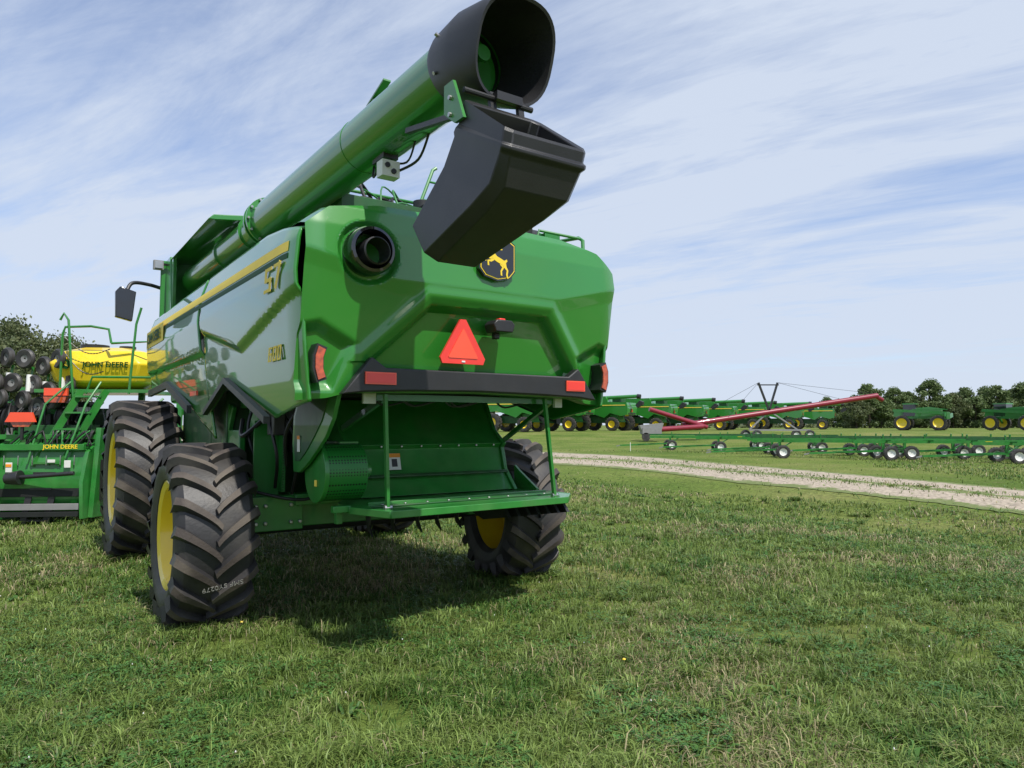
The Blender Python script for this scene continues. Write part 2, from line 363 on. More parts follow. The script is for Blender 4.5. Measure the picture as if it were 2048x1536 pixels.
def grass():
    n=410000; y0,y1=2.4,46.0; k=0.55
    u=rng.random(n); y=(y0**-k+u*(y1**-k-y0**-k))**(-1/k)
    x=(rng.random(n)*2-1)*(0.80*y+1.2)
    cl=vn(x,y,3.2,5)*0.5+vn(x,y,8.0,6)*0.5
    pat=vn(x,y,0.35,8)*0.5+vn(x,y,1.1,9)*0.5
    thin=np.clip((vn(x,y,0.9,51)*.6+vn(x,y,2.6,52)*.4-0.62)*5,0,0.7)
    keep=(rng.random(n)<(0.25+1.2*cl)*(1-thin))&~in_track(x,y)
    for (bx,by,br) in [(-2.1,5.4,0.26),(-0.75,4.0,0.28),(0.9,3.75,0.24),(2.2,5.3,0.24),(1.6,4.3,.2),(-1.6,4.6,.15)]:
        d=np.hypot((x-bx),(y-by)*0.8)+0.16*(vn(x,y,12,77)-.5); keep&=~((d<br)&(rng.random(n)<0.85))
    x,y,cl,pat,thin=x[keep],y[keep],cl[keep],pat[keep],thin[keep]; n=len(x)
    sc=np.clip(y/6,0.75,4.5)
    h=(0.024+0.064*cl**1.7+rng.gamma(2,0.011,n))*(0.65+0.65*pat)*np.clip(sc,1,1.3)*(1-.35*thin)
    h*=np.where(rng.random(n)<0.025,1.9,1)
    wd=rng.uniform(0.0036,0.0088,n)*np.clip(sc,0.9,4.2)
    lean=np.clip(rng.normal(0.9,0.45,n),0.1,1.9); az=rng.uniform(0,2*np.pi,n)
    nt_=1900; ty=(2.6**-0.6+rng.random(nt_)*(20**-0.6-2.6**-0.6))**(-1/0.6); tx=(rng.random(nt_)*2-1)*(0.8*ty+1); per=42
    tr_=rng.uniform(.03,.09,nt_); 
    ex=[]
    for (cx,cy,hw,hl) in [(-1.67,0,.33,.36),(1.50,0,.33,.36),(-1.66,3.83,.38,.45)]:
        for i in range(46):
            t=rng.uniform(0,1); e=rng.integers(4); p={0:(cx-hw+2*hw*t,cy-hl),1:(cx-hw+2*hw*t,cy-hl-.05),2:(cx-hw-.02,cy-hl+2*hl*t),3:(cx+hw+.02,cy-hl+2*hl*t)}[int(e)]; ex.append(c2w(*p))
    ex=np.array(ex); tx[:len(ex)]=ex[:,0]; ty[:len(ex)]=ex[:,1]; tr_[:len(ex)]=.05
    a_=rng.uniform(0,2*np.pi,(nt_,per)); q=np.sqrt(rng.random((nt_,per)))*tr_[:,None]
    X=(tx[:,None]+np.cos(a_)*q).ravel(); Y=(ty[:,None]+np.sin(a_)*q).ravel(); m_=~in_track(X,Y)
    H_=(rng.uniform(.065,.145,nt_)[:,None]*rng.uniform(.5,1.15,(nt_,per))).ravel(); LN=rng.uniform(.4,1.6,(nt_,per)).ravel(); AZ=(a_+rng.normal(0,.5,a_.shape)).ravel()
    W_=rng.uniform(.004,.0095,nt_*per)*np.clip(Y/6,1,3)
    ros=np.repeat(rng.random(nt_)<0.16,per); kk=(np.arange(nt_*per)%per)<11
    m_&=~(ros&~kk); W_=np.where(ros,W_*2.9,W_); LN=np.where(ros,1.7,LN); H_=np.where(ros,H_*.7,H_)
    base=np.array([[0.092,0.155,0.027]]); lite=np.array([[0.225,0.305,0.078]]); straw=np.array([[0.44,0.38,0.21]]); dk=np.array([[0.052,0.115,0.020]])
    def colr(x,y,pat,thin=None):
        n=len(x)
        t=np.clip(rng.normal(0.50,0.30,n)+(pat-0.5)*1.0,0,1)[:,None]; c=base*(1-t)+lite*t
        d2=(vn(x,y,1.9,21)>0.60)[:,None]&(rng.random((n,1))<0.7); c=np.where(d2,dk*1.35,c)
        dry=np.clip((vn(x,y,0.8,31)-0.60)*2.4,0,0.45)+0.05
        if thin is not None: dry=dry+thin*.3
        c=np.where((rng.random(n)<dry)[:,None],straw*rng.uniform(0.6,1.1,(n,1)),c)
        return c*rng.uniform(0.72,1.28,(n,1))
    c1=colr(x,y,pat,thin); tc_=rng.uniform(.0,1,(nt_,1)); c2=np.repeat(base*(1-tc_)+lite*1.1*tc_,per,0)*rng.uniform(.75,1.25,(nt_*per,1))
    c2=np.where(ros[:,None],np.array([[.075,.17,.035]])*rng.uniform(.8,1.3,(nt_*per,1)),c2)
    xx=np.concatenate([x,X[m_]]); yy=np.concatenate([y,Y[m_]])
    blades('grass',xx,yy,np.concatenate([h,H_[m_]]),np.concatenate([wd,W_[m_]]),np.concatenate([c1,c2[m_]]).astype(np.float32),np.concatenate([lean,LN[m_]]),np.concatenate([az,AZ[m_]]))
grass()
def clover():
    n=44000; y=(2.6**-0.8+rng.random(n)*(15**-0.8-2.6**-0.8))**(-1/0.8); x=(rng.random(n)*2-1)*(0.8*y+1)
    k=(vn(x,y,1.3,41)*0.6+vn(x,y,3.5,42)*0.4)>0.55; x,y=x[k],y[k]; n=len(x)
    z=T(x,y)+rng.uniform(0.03,0.075,n); a=rng.uniform(0,6.28,n); s=rng.uniform(0.009,0.015,n)*np.clip(y/6,1,2)
    V=[]
    for q in range(3):
        b=a+q*2.094; cx=np.cos(b);cy=np.sin(b); tx=-cy;ty=cx; dz=rng.uniform(-.3,.5,n)*s
        for (l,t_) in [(0,0),(1,-.62),(1.7,0),(1,.62)]:
            V.append(np.stack([x+cx*l*s+tx*t_*s,y+cy*l*s+ty*t_*s,z+dz*l],1))
    P=np.stack(V,1).astype(np.float32)
    me=bpy.data.meshes.new('clover_leaves'); me.vertices.add(n*12); me.vertices.foreach_set('co',P.ravel())
    me.loops.add(n*12); me.loops.foreach_set('vertex_index',np.arange(n*12,dtype=np.int32)); me.polygons.add(n*3); me.polygons.foreach_set('loop_start',(np.arange(n*3)*4).astype(np.int32)); me.update(calc_edges=True)
    ca=me.color_attributes.new('col','FLOAT_COLOR','POINT'); C=np.ones((n,12,4),np.float32); C[:,:,:3]=(np.array([0.080,0.185,0.045])*rng.uniform(0.7,1.35,(n,1)))[:,None,:]; ca.data.foreach_set('color',C.ravel()); me.materials.append(GM)
    o=bpy.data.objects.new('clover_leaves',me); COL.objects.link(o); o['kind']='stuff'
    g=Geo(); 
    for i in range(60):
        yy=2.9*(14/2.9)**random.random(); xx=(random.random()*2-1)*0.75*yy; zz_=Tz(xx,yy)+random.uniform(.04,.07)
        g.cyl((xx,yy,zz_-.004),(xx,yy,zz_+.004),0.0045,WHITE,r1=0.002,n=6)
    for (xx,yy) in [(0.75,4.85),(-2.15,5.75)]:
        g.cyl((xx,yy,.085),(xx,yy,.091),0.013,YELLOW,r1=0.009,n=8)
    o=g.build('clover_flowers'); o['kind']='stuff'
clover()
# ------------------------------------------------------------------ trees
def leafmat(name,a,b_,c):
    m,nt,b=nodes(name); tc=N(nt,'ShaderNodeTexCoord'); n=N(nt,'ShaderNodeTexNoise'); n.inputs['Scale'].default_value=0.9; n.inputs['Detail'].default_value=6; n.inputs['Roughness'].default_value=0.75
    L(nt,tc.outputs['Object'],n.inputs['Vector']); r=ramp(nt,[(0.32,a),(0.5,b_),(0.7,c)]); L(nt,n.outputs['Fac'],r.inputs['Fac']); L(nt,r.outputs[0],b.inputs['Base Color']); b.inputs['Roughness'].default_value=0.6
    tr=N(nt,'ShaderNodeBsdfTranslucent'); L(nt,r.outputs[0],tr.inputs[0]); mx=N(nt,'ShaderNodeMixShader'); mx.inputs[0].default_value=0.35
    out=nt.nodes['Material Output']; L(nt,b.outputs[0],mx.inputs[1]); L(nt,tr.outputs[0],mx.inputs[2]); L(nt,mx.outputs[0],out.inputs[0]); return m
LEAF=leafmat('leaves',(0.065,0.105,0.034),(0.12,0.175,0.058),(0.21,0.26,0.10))
LEAF2=leafmat('leaves_dark',(0.060,0.085,0.034),(0.11,0.14,0.055),(0.20,0.20,0.09))
BARK=simple('bark',(0.09,0.07,0.05),0.9,var=0.4,scale=8)
def tree_mesh(seed,h,rad,leaf,nc=46,per=120,lmat=None,low=0.22):
    r=np.random.default_rng(seed); g=Geo()
    cs=[]
    for i in range(nc):
        t=r.random()**0.8; zc=h*(low+(0.96-low)*t); rr=rad*math.sin(math.pi*min(1,(0.18+0.80*t)))**0.7*(0.35+0.75*r.random()); a=r.uniform(0,6.28)
        cs.append((math.cos(a)*rr,math.sin(a)*rr,zc,rad*r.uniform(0.20,0.40)))
    g.tube([(0,0,-.3),(0.05*h*.1,0,h*.25),(0,0.1,h*.5),(0.1,0,h*.78)],0.022*h,BARK,7)
    for c in cs[::4]:
        z0=min(c[2]*0.75,h*.7); g.tube([(0,0,z0),(c[0]*.5,c[1]*.5,z0+(c[2]-z0)*.6),c[:3]],0.006*h,BARK,5)
    tm=g
    V=[];n=0
    for c in cs:
        k=int(per*r.uniform(.6,1.3)); d=r.normal(0,1,(k,3)); d/=np.linalg.norm(d,axis=1)[:,None]; q=r.random(k)**0.5*c[3]*r.uniform(.8,1.25,k)
        p=np.array(c[:3])+d*q[:,None]*np.array([1,1,.75])
        u=r.normal(0,1,(k,3)); u/=np.linalg.norm(u,axis=1)[:,None]; v=np.cross(u,r.normal(0,1,(k,3))); v/=np.linalg.norm(v,axis=1)[:,None]
        s=leaf*r.uniform(.6,1.3,(k,1))
        V.append(np.stack([p-u*s,p+v*s*.6,p+u*s,p-v*s*.6],1)); n+=k
    P=np.concatenate(V).astype(np.float32)
    me=bpy.data.meshes.new('crown'); me.vertices.add(n*4); me.vertices.foreach_set('co',P.ravel()); me.loops.add(n*4); me.loops.foreach_set('vertex_index',np.arange(n*4,dtype=np.int32)); me.polygons.add(n); me.polygons.foreach_set('loop_start',(np.arange(n)*4).astype(np.int32)); me.update(calc_edges=True); me.materials.append(lmat or LEAF)
    return tm,me
protos=[]
for sd,h,ra,lm in [(1,10,3.6,LEAF),(2,8.5,3.9,LEAF2),(3,11.5,3.8,LEAF),(4,7.5,3.3,LEAF)]:
    tm,cm=tree_mesh(sd,h,ra,0.28,nc=54,per=130,lmat=lm,low=0.08)
    to=tm.build('trunk'); protos.append((to.data,cm)); bpy.data.objects.remove(to)
tm,cm=tree_mesh(9,8.0,3.4,0.11,nc=60,per=190,lmat=LEAF2,low=0.25); to=tm.build('trunk'); protos.append((to.data,cm)); bpy.data.objects.remove(to)
def put_tree(p,x,y,s,rz,label,group,name='deciduous_tree'):
    e=empty(name,(x,y,Tz(x,y)),rz,label,'tree',group)
    for nm,me in zip(('trunk','crown'),protos[p]):
        o=bpy.data.objects.new(nm,me); COL.objects.link(o); o.parent=e; 
    e.scale=(s,s,s*random.uniform(.9,1.1))
tl=[(1475,160,.70),(1500,165,.62),(1655,175,.58),(1690,150,.80),(1712,142,.80),(1738,150,.92),(1762,150,.85),(1790,158,.75),(1815,160,.88),(1838,165,.8),(1860,160,.92),(1885,168,.84),(1905,160,.95),(1928,166,.88),(1950,160,.9),(1972,168,.95),(1995,160,.92),(2020,168,.94),(2045,160,.9),(2075,165,1.0),(2105,160,.95),(2140,168,.95)]
for i,(u,d,s) in enumerate(tl):
    put_tree([0,1,2,3,1,0,3,2][i%8],(u-1024)/1420*d,d,s*random.uniform(.85,1.03),random.uniform(0,6),'broad leafy tree in the line edging the field','trees along the far field edge')
def wood():
    r=np.random.default_rng(77); n=30000
    x=r.uniform(40,165,n); y=r.uniform(168,182,n); top=4.6+2.3*vn(x,y*0,0.09,3)+1.2*vn(x,y*0,0.35,4); z=0.9+r.random(n)**0.7*top
    k=(x>78)|(z<2.2+.5*np.sin(x)); x,y,z=x[k],y[k],z[k]; n=len(x); p=np.stack([x,y,z],1)
    u=r.normal(0,1,(n,3)); u/=np.linalg.norm(u,axis=1)[:,None]; v=np.cross(u,r.normal(0,1,(n,3))); v/=np.linalg.norm(v,axis=1)[:,None]; s=r.uniform(.3,.6,(n,1))
    P=np.stack([p-u*s,p+v*s*.6,p+u*s,p-v*s*.6],1).astype(np.float32)
    me=bpy.data.meshes.new('wood'); me.vertices.add(n*4); me.vertices.foreach_set('co',P.ravel()); me.loops.add(n*4); me.loops.foreach_set('vertex_index',np.arange(n*4,dtype=np.int32)); me.polygons.add(n); me.polygons.foreach_set('loop_start',(np.arange(n)*4).astype(np.int32)); me.update(calc_edges=True); me.materials.append(LEAF2)
    o=bpy.data.objects.new('far_wood',me); COL.objects.link(o); o['kind']='stuff'
wood()
for (x,y,s) in [(-33,46,.97),(-30.0,47,.86),(-37,48,1.05),(-35,53,1.0)]:
    put_tree(4,x,y,s,random.uniform(0,6),'leafy tree standing behind the yellow-tanked planter','trees behind the planter')
# ------------------------------------------------------------------ wheel builder
def tyre_geo(r,w,rim,nl,lug,side=1,mat=RUBBER,dir_=1):
    g=Geo(); h=w/2; rc=r-lug
    prof=[(-h*.72,rim),(-h*.92,rim+.04),(-h*.99,rim+.10),(-h*1.02,(rim+rc)/2),(-h*.98,rc-.10),(-h*.90,rc-.04),(-h*.80,rc-.012),(-h*.5,rc),(0,rc+.008),(h*.5,rc),(h*.80,rc-.012),(h*.90,rc-.04),(h*.98,rc-.10),(h*1.02,(rim+rc)/2),(h*.99,rim+.10),(h*.92,rim+.04),(h*.72,rim)]
    g.lathe(prof,mat,n=72)
    for sd in(-1,1):
        for i in range(nl):
            a0=2*math.pi*(i+(0.5 if sd>0 else 0))/nl
            st=[]
            K=9
            for k in range(K+1):
                t=k/K; u=-0.03*w+t*(h*1.035+0.03*w)
                ang=a0-dir_*(0.62*(t**0.80))*(0.95*h/r)*1.45
                if t<.86: rr=r-0.010*t*t; rb=rc-0.015
                elif t<.95: rr=r-0.026; rb=rc-0.05
                else: rr=r-0.060; rb=rc-0.13
                hw=(0.022+0.014*t)*(r/0.77)
                st.append((u*sd,ang,rr,rb,hw))
            secs=[]
            for (u,ang,rr,rb,hw) in st:
                def P(dv,rad):
                    da=dv/rad*0.85; du=sd*dv*0.45*dir_
                    uu=u+du*0.6
                    return (uu,rad*math.cos(ang+da),rad*math.sin(ang+da))
                secs.append([P(-hw*1.55,rb),P(-hw,rr),P(hw,rr),P(hw*1.55,rb)])
            n=4; o=len(g.v); g.v+=[p for q in secs for p in q]; km=g.mi(mat); kt=g.mi(LUGTIP)
            for k in range(len(secs)-1):
                for i2 in range(3):
                    g.f.append((o+k*n+i2,o+k*n+i2+1,o+(k+1)*n+i2+1,o+(k+1)*n+i2)); g.m.append(kt if i2==1 else km)
            g.f.append((o,o+1,o+2,o+3)); g.m.append(km); e=o+(len(secs)-1)*n; g.f.append((e,e+1,e+2,e+3)); g.m.append(km)
    return g
def rim_geo(w,rim,side,mat=YELLOW):
    g=Geo(); h=w/2*side
    prof=[(-h*.75,rim+.03),(-h*.7,rim),(h*.70,rim),(h*.88,rim+.035),(h*.90,rim+.02),(h*.84,rim-.03),(h*.55,rim-.06),(h*.25,rim-.08),(h*.15,rim*.55),(h*.2,rim*.35),(h*.40,rim*.33),(h*.43,rim*.2),(h*.43,0.001)]
    g.lathe(prof,mat,n=56)
    for i in range(10):
        a=i*math.pi/5; y=math.cos(a)*rim*.46; z=math.sin(a)*rim*.46
        g.cyl((h*.12,y,z),(h*.27,y,z),0.018,STEEL,n=8)
    return g
def wheel(parent,x,y,r,w,rim,side,nl,lug,yaw=0):
    wo=rim_geo(w,rim,side).build('wheel',parent,(x,y,r-0.03)); wo.rotation_euler=(0,0,yaw)
    tyre_geo(r,w,rim,nl,lug).build('tyre',wo,(0,0,0),ang=30)
    return wo
# ================================================================== HERO COMBINE
TH=R(34.7)
H=empty('combine_harvester',(-1.27,7.05,0),TH,'large new green combine harvester seen from behind, auger folded back','combine harvester')
wl=wheel(H,-1.67,0.04,0.765,0.60,0.42,-1,19,0.055)
wheel(H,1.50,0.0,0.765,0.60,0.42,1,19,0.055,yaw=R(-8))
wheel(H,-1.66,3.83,1.0,0.70,0.57,-1,22,0.06)
wheel(H,1.66,3.83,1.0,0.70,0.57,1,22,0.06)
text('SMF SY0279',0.06,(-1.64,-0.69,0.41),'rear',CHALK,'chalk_number',H,ext=.001,tilt=R(190)).rotation_euler=(R(28),0,0)
TR=[(-0.95,1.95),(0.98,1.95),(1.02,2.12),(0.64,2.56),(-0.46,2.56),(-0.92,2.12)]
PK=[(0.98,2.24),(1.14,1.87),(1.55,1.87),(1.55,2.34),(1.28,2.40)]
def yrear(x,z):
    ax=abs(x)
    zb=2.66+0.16*max(0,(ax-.75)/.66)
    y=ip(z,[1.8,zb-.06,zb+.05,3.05,3.2,3.32],[-1.68,-1.84,-1.87,-1.84,-1.80,-1.70])
    y+= 0.03*max(0,(ax-1.27)/.16)**2
    y+= 0.02*ax*ax
    d=cdist(TR,x,z); y+=0.085*sm(d/0.055)
    y-=0.022*math.exp(-((d+0.06)/0.05)**2)*(1 if z>2.1 else 0.0)
    d=cdist(PK,ax,z); y+=0.055*sm(d/0.10)
    rr=math.hypot(x+0.96,z-2.88); y+=0.05*(1-sm((rr-0.19)/0.05))
    return y
def ztop(x): return ip(abs(x),[0,0.85,1.24,1.43],[3.28,3.26,3.18,3.02])
def zbot(x): return ip(abs(x),[0,1.05,1.2,1.43],[1.90,1.88,1.84,1.82])
g=Geo()
us=lin(-1.41,1.43,200)
g.grid(lambda u,t:(u,yrear(u,zbot(u)+(ztop(u)-zbot(u))*t),zbot(u)+(ztop(u)-zbot(u))*t),us,lin(0,1,120),GREEN)
def roof(u,t):
    y=yrear(u,ztop(u)); yy=ip(t,[0,.15,.5,1],[y,y+.12,-0.9,0.9]); z=ip(t,[0,.15,.5,1],[ztop(u),ztop(u)+.03,ztop(u)+.06,ztop(u)+.06]); return (u,yy,z)
g.grid(roof,lin(-1.41,1.43,40),lin(0,1,24),GREEN)
g.grid(lambda u,t:(u,yrear(u,zbot(u))+0.09*t,zbot(u)-0.002),lin(-1.41,1.42,60),[0,1],GREEND)
hood=g.build('rear_hood',H,ang=24,recalc=False)
def zb_side(y): return ip(y,[-1.76,-1.70,-0.99,0.35,1.18,1.30],[1.82,1.81,1.70,2.06,1.79,1.74])
def zt_side(y): return ip(y,[-1.72,-1.3,-0.81,1.5,5.0],[3.01,3.09,3.15,3.17,3.17])
def xside(y,z):
    x=ip(z,[1.45,1.8,2.25,2.72,2.95,3.2],[-1.36,-1.40,-1.445,-1.475,-1.455,-1.37])
    x+=0.03*max(0,(-1.45-y)/.27)**2
    l=2.62+( -0.28)*(y+1.7)/1.5
    if y>-0.2: l=2.34+0.20*(y+0.2)
    x+=0.04*sm((l-z)/0.07)
    return x
for sg,nm in((1,'side_panel'),(-1,'side_panel')):
    g=Geo()
    g.grid(lambda y,t:(sg*xside(y,zb_side(y)+(zt_side(y)-zb_side(y))*t),y,zb_side(y)+(zt_side(y)-zb_side(y))*t),lin(-1.72,1.27,110),lin(0,1,60),GREEN)
    g.grid(lambda y,t:(sg*(xside(y,zt_side(y))+0.15*t),y,zt_side(y)+0.05*t),lin(-1.72,1.27,40),[0,.5,1],GREEN)
    sp=g.build(nm,H,ang=24,solid=0.02,recalc=False)
    g=Geo()
    def zf(y): return ip(y,[1.08,2.11,3.51,5.0],[1.50,1.84,2.16,2.10])
    def seam(t): return 1.09+0.27*min(1,t/0.75)
    def fr(u,t):
        z0=zf(1.10+3.85*u); z=z0+(3.17-z0)*t; y=seam((z-1.5)/1.67)*(1-u)+4.95*u; return (sg*(xside(0.2,z)-0.0),y,z)
    g.grid(fr,lin(0.004,1,70),lin(0,1,50),GREEN)
    sf=g.build('front_side_panel',H,ang=24,solid=0.02,recalc=False)
    def strip(pts,wd):
        g=Geo()
        P=[(a[0],a[1]-0.02) for a in pts]+[(a[0],a[1]+wd) for a in pts[::-1]]
        g.prism(P,0,sg*-1.445,sg*-1.395,BLACKP); g.build('arch_trim',H)
    strip([(-0.99,1.68),(-0.9,1.71),(0.35,2.05),(1.2,1.77)],0.035)
    strip([(2.05,1.80),(3.5,2.14),(5.0,2.08)],0.07)
    g=Geo()
    def xs_(y,z): return sg*(xside(min(y,1.2) if y<1.25 else 0.2,z)-0.014)
    ys=lin(-1.60,4.93,60)
    def st(z0f,z1f,mat):
        g.grid(lambda y,t:(xs_(y,z0f(y)+(z1f(y)-z0f(y))*t),y,z0f(y)+(z1f(y)-z0f(y))*t),ys,[0,.5,1],mat)
    zc=lambda y:2.94+ (y+1.6)*0.018
    st(lambda y:zc(y)-0.072-(y+1.6)*0.004,lambda y:zc(y),YDECAL)
    st(lambda y:zc(y)-0.125-(y+1.6)*0.006,lambda y:zc(y)-0.085-(y+1.6)*0.004,GDECAL)
    if sg==1: g.grid(lambda y,t:(xs_(y,2.7)-.002,y,2.74+0.235*t),lin(3.50,4.93,12),[0,1],YDECAL)
    g.build('side_stripe',H,recalc=False)
# block lettering built from strokes (unit box 0..1 wide, 0..1 high)
GL={'S':[((0,1),(1,1)),((0,1),(0,.5)),((0,.5),(1,.5)),((1,.5),(1,0)),((1,0),(0,0))],'7':[((0,1),(1,1)),((1,1),(.45,0))],'6':[((1,1),(0,1)),((0,1),(0,0)),((0,0),(1,0)),((1,0),(1,.52)),((1,.52),(0,.52))],'0':[((0,1),(1,1)),((1,1),(1,0)),((1,0),(0,0)),((0,0),(0,1))]}
def blocks(txt,x,y0,z0,cw,ch,gap,th,tv,name):
    g=Geo(); 
    for i,c in enumerate(txt):
        for k,(a,b) in enumerate(GL[c]):
            def P(p): 
                u=i*(cw+gap)+p[0]*cw+0.18*p[1]*ch; return Vector((x-0.0003*k,y0-u,z0+p[1]*ch))
            A=P(a);B=P(b); d=(B-A).normalized(); horiz=abs(d.y)>abs(d.z); tt=th if horiz else tv
            e=(tv if horiz else th)/2; A-=d*e; B+=d*e
            g.bar(A,B,tt,0.003,YDECAL,(1,0,0))
    g.build(name,H,smooth=False)
blocks('S7',xside(-1.3,2.74)-0.020,-1.14,2.64,0.120,0.155,0.095,0.026,0.050,'model_lettering')
blocks('600',xside(-1.2,2.2)-0.022,-1.02,2.135,0.060,0.095,0.055,0.015,0.028,'model_lettering')
text('JOHN DEERE',0.19,(-1.506,4.22,2.85),'side',GDECAL,'maker_lettering',H,off=0.004)
g=Geo(); g.box((-1.43,1.75,1.99),(0.02,0.34,0.05),REDO); g.build('side_reflector',H)
g=Geo()
bp_=[(-1.13,1.865),(-0.91,2.14),(-0.80,2.065),(0.90,2.065),(1.01,2.14),(1.21,1.865),(1.02,1.885),(0.6,1.90),(0,1.91),(-0.6,1.90),(-0.95,1.885)]
g.prism(bp_,1,-1.79,-1.70,BLACKP); g.build('rear_bumper_trim',H,bevel=0.012)
for x0,x1 in((-0.965,-0.725),(0.865,1.07)):
    g=Geo(); g.box(((x0+x1)/2,-1.797,1.985),(x1-x0,0.012,0.088),REDO); g.box(((x0+x1)/2,-1.8045,1.985),(x1-x0-.02,0.003,0.07),REDD); g.build('red_reflector',H)
def tri(cx,cz,hw,h,cut):
    return [(cx-hw+cut*.4,cz-h/2),(cx+hw-cut*.4,cz-h/2),(cx+hw,cz-h/2+cut),(cx+cut*.55,cz+h/2),(cx-cut*.55,cz+h/2),(cx-hw,cz-h/2+cut)]
g=Geo(); sx_=-0.175; g.prism(tri(sx_,2.292,0.200,0.345,0.045),1,-1.823,-1.80,REDD); g.prism(tri(sx_,2.275,0.130,0.225,0.012),1,-1.828,-1.822,REDO); g.box((sx_,-1.77,2.26),(0.06,0.07,0.1),GREEND); g.box((sx_,-1.826,2.138),(0.03,0.006,0.012),WHITE); g.build('slow_vehicle_triangle',H)
g=Geo(); g.prism([(0.06,2.38),(.22,2.38),(.24,2.44),(.21,2.475),(.07,2.475),(.04,2.44)],1,-1.93,-1.78,BLACKP); g.box((0.14,-1.87,2.482),(0.06,0.06,0.02),REDD); g.box((.14,-1.80,2.36),(.05,.05,.05),BLACKP); g.build('rear_camera',H,bevel=0.008)
for s in(-1,1):
    g=Geo(); cx=1.285 if s<0 else 1.305
    P=[(cx-.045,1.965),(cx+.025,1.94),(cx+.055,2.03),(cx+.055,2.13),(cx+.025,2.21),(cx-.045,2.185),(cx-.02,2.12),(cx-.02,2.03)]
    P=[(p[0]*s,p[1]) for p in P]
    g.prism(P,1,-1.785,-1.62,BLACKP)
    c=(sum(p[0] for p in P)/8,sum(p[1] for p in P)/8); P2=[(c[0]+(p[0]-c[0])*.70,c[1]+(p[1]-c[1])*.86) for p in P]
    g.prism(P2,1,-1.796,-1.784,LAMPR); g.build('tail_lamp',H)
g=Geo()
def ring(prof,c,mat,n=40):
    k=len(prof); vs=[(c[0]+r*math.cos(2*math.pi*i/n),c[1]-d,c[2]+r*math.sin(2*math.pi*i/n)) for i in range(n) for d,r in prof]
    g.add(vs,[(i*k+q,i*k+q+1,((i+1)%n)*k+q+1,((i+1)%n)*k+q) for i in range(n) for q in range(k-1)],mat)
ring([(-.02,.175),(.09,.175),(.125,.16),(.13,.14),(.10,.125),(-.05,.125),(-.06,0.001)],(-0.97,-1.81,2.88),BLACKG)
ring([(-.02,.105),(.14,.10),(.15,.09),(.12,.085),(-.04,.085),(-.05,.001)],(-0.95,-1.81,2.87),BLACKP)
g.build('exhaust_pipe',H)
def badge(cx,cz,y,w_,h_):
    def shp(k):
        a=w_/2*k;b=h_/2*k
        P=[(-a,b*.72),(-a*.55,b*.97),(0,b*1.02),(a*.55,b*.97),(a,b*.72),(a*1.0,-b*.55),(a*.7,-b*.88),(0,-b*1.03),(-a*.7,-b*.88),(-a,-b*.55)]
        return [(cx+p[0],cz+p[1]) for p in P]
    g.prism(shp(1.0),1,y,y+.05,BLACKG); g.prism(shp(.94),1,y-.004,y+.001,YELLOW); g.prism(shp(.89),1,y-.008,y-.003,BLACKG)
    S=w_*.0082; ca,sa=math.cos(R(-24)),math.sin(R(-24))
    def rot(p):
        u=p[0]-50; v=(p[1]-50)*0.9; return (cx+(u*ca-v*sa)*S-.012,cz+(u*sa+v*ca)*S-.005)
    def D(P,dy=.012): g.prism([rot(p) for p in P],1,y-dy,y-.007,YELLOW)
    # body, neck and head of the leaping deer
    D([(10,60),(16,66),(22,69),(27,68),(34,75),(33,67),(38,60),(48,56),(62,57),(74,57),(80,66),(84,62),(82,54),(82,48),(76,42),(66,41),(54,40),(42,41),(34,44),(29,50),(27,56),(20,61),(13,57)])
    D([(72,54),(83,52),(88,44),(98,36),(101,22),(108,14),(103,11),(96,20),(93,33),(80,38),(70,44)],.0115)
    D([(66,44),(78,44),(82,36),(80,22),(86,10),(81,8),(75,20),(76,34),(66,38)],.011)
    D([(30,50),(40,44),(32,36),(18,34),(22,22),(17,20),(12,36),(22,44)],.0115)
    D([(36,46),(46,42),(38,30),(30,26),(36,15),(31,13),(24,27),(34,36)],.011)
    for P in ([(24,68),(20,76),(24,86),(34,92)],[(20,77),(13,83)],[(24,86),(20,93)],[(28,69),(35,77),(46,80),(56,86)],[(46,80),(48,89)],[(35,77),(36,86)]):
        for a,b in zip(P[:-1],P[1:]):
            dx,dz=b[0]-a[0],b[1]-a[1]; l=math.hypot(dx,dz); nx,nz=-dz/l*1.5,dx/l*1.5
            D([(a[0]+nx,a[1]+nz),(b[0]+nx,b[1]+nz),(b[0]-nx,b[1]-nz),(a[0]-nx,a[1]-nz)],.0105)
g=Geo(); badge(0.09,2.965,-1.90,0.34,0.35); g.build('maker_emblem',H,smooth=False)
# chassis and interior
g=Geo()
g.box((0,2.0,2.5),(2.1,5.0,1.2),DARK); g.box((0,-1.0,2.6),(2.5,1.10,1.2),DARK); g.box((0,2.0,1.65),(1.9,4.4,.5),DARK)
g.box((-1.07,2.0,2.3),(0.03,4.6,.9),GREEND); g.box((0,2.4,1.25),(1.7,3.6,0.7),GREEND)
g.box((-1.05,1.5,1.55),(0.40,0.9,0.9),GREEND); g.box((-1.2,0.9,1.35),(0.06,0.6,0.5),GREENF); g.box((-1.08,2.5,1.5),(.36,1.6,1.0),GREEND)
g.box((1.05,1.5,1.55),(0.5,0.9,0.9),GREEND); g.bar((-1.25,1.35,1.0),(-1.2,1.0,1.85),.05,.12,GREENF); g.bar((-1.2,-.3,1.84),(-1.1,1.0,1.86),.05,.08,GREENF); g.bar((-1.15,-.5,1.9),(-1.12,1.1,2.02),.05,.05,GREENF); g.box((-1.14,.3,1.72),(.08,.3,.2),GREENF); g.box((-1.13,-.25,1.68),(.1,.2,.24),BLACKP)
g.build('chassis',H,bevel=0.01)
g=Geo()
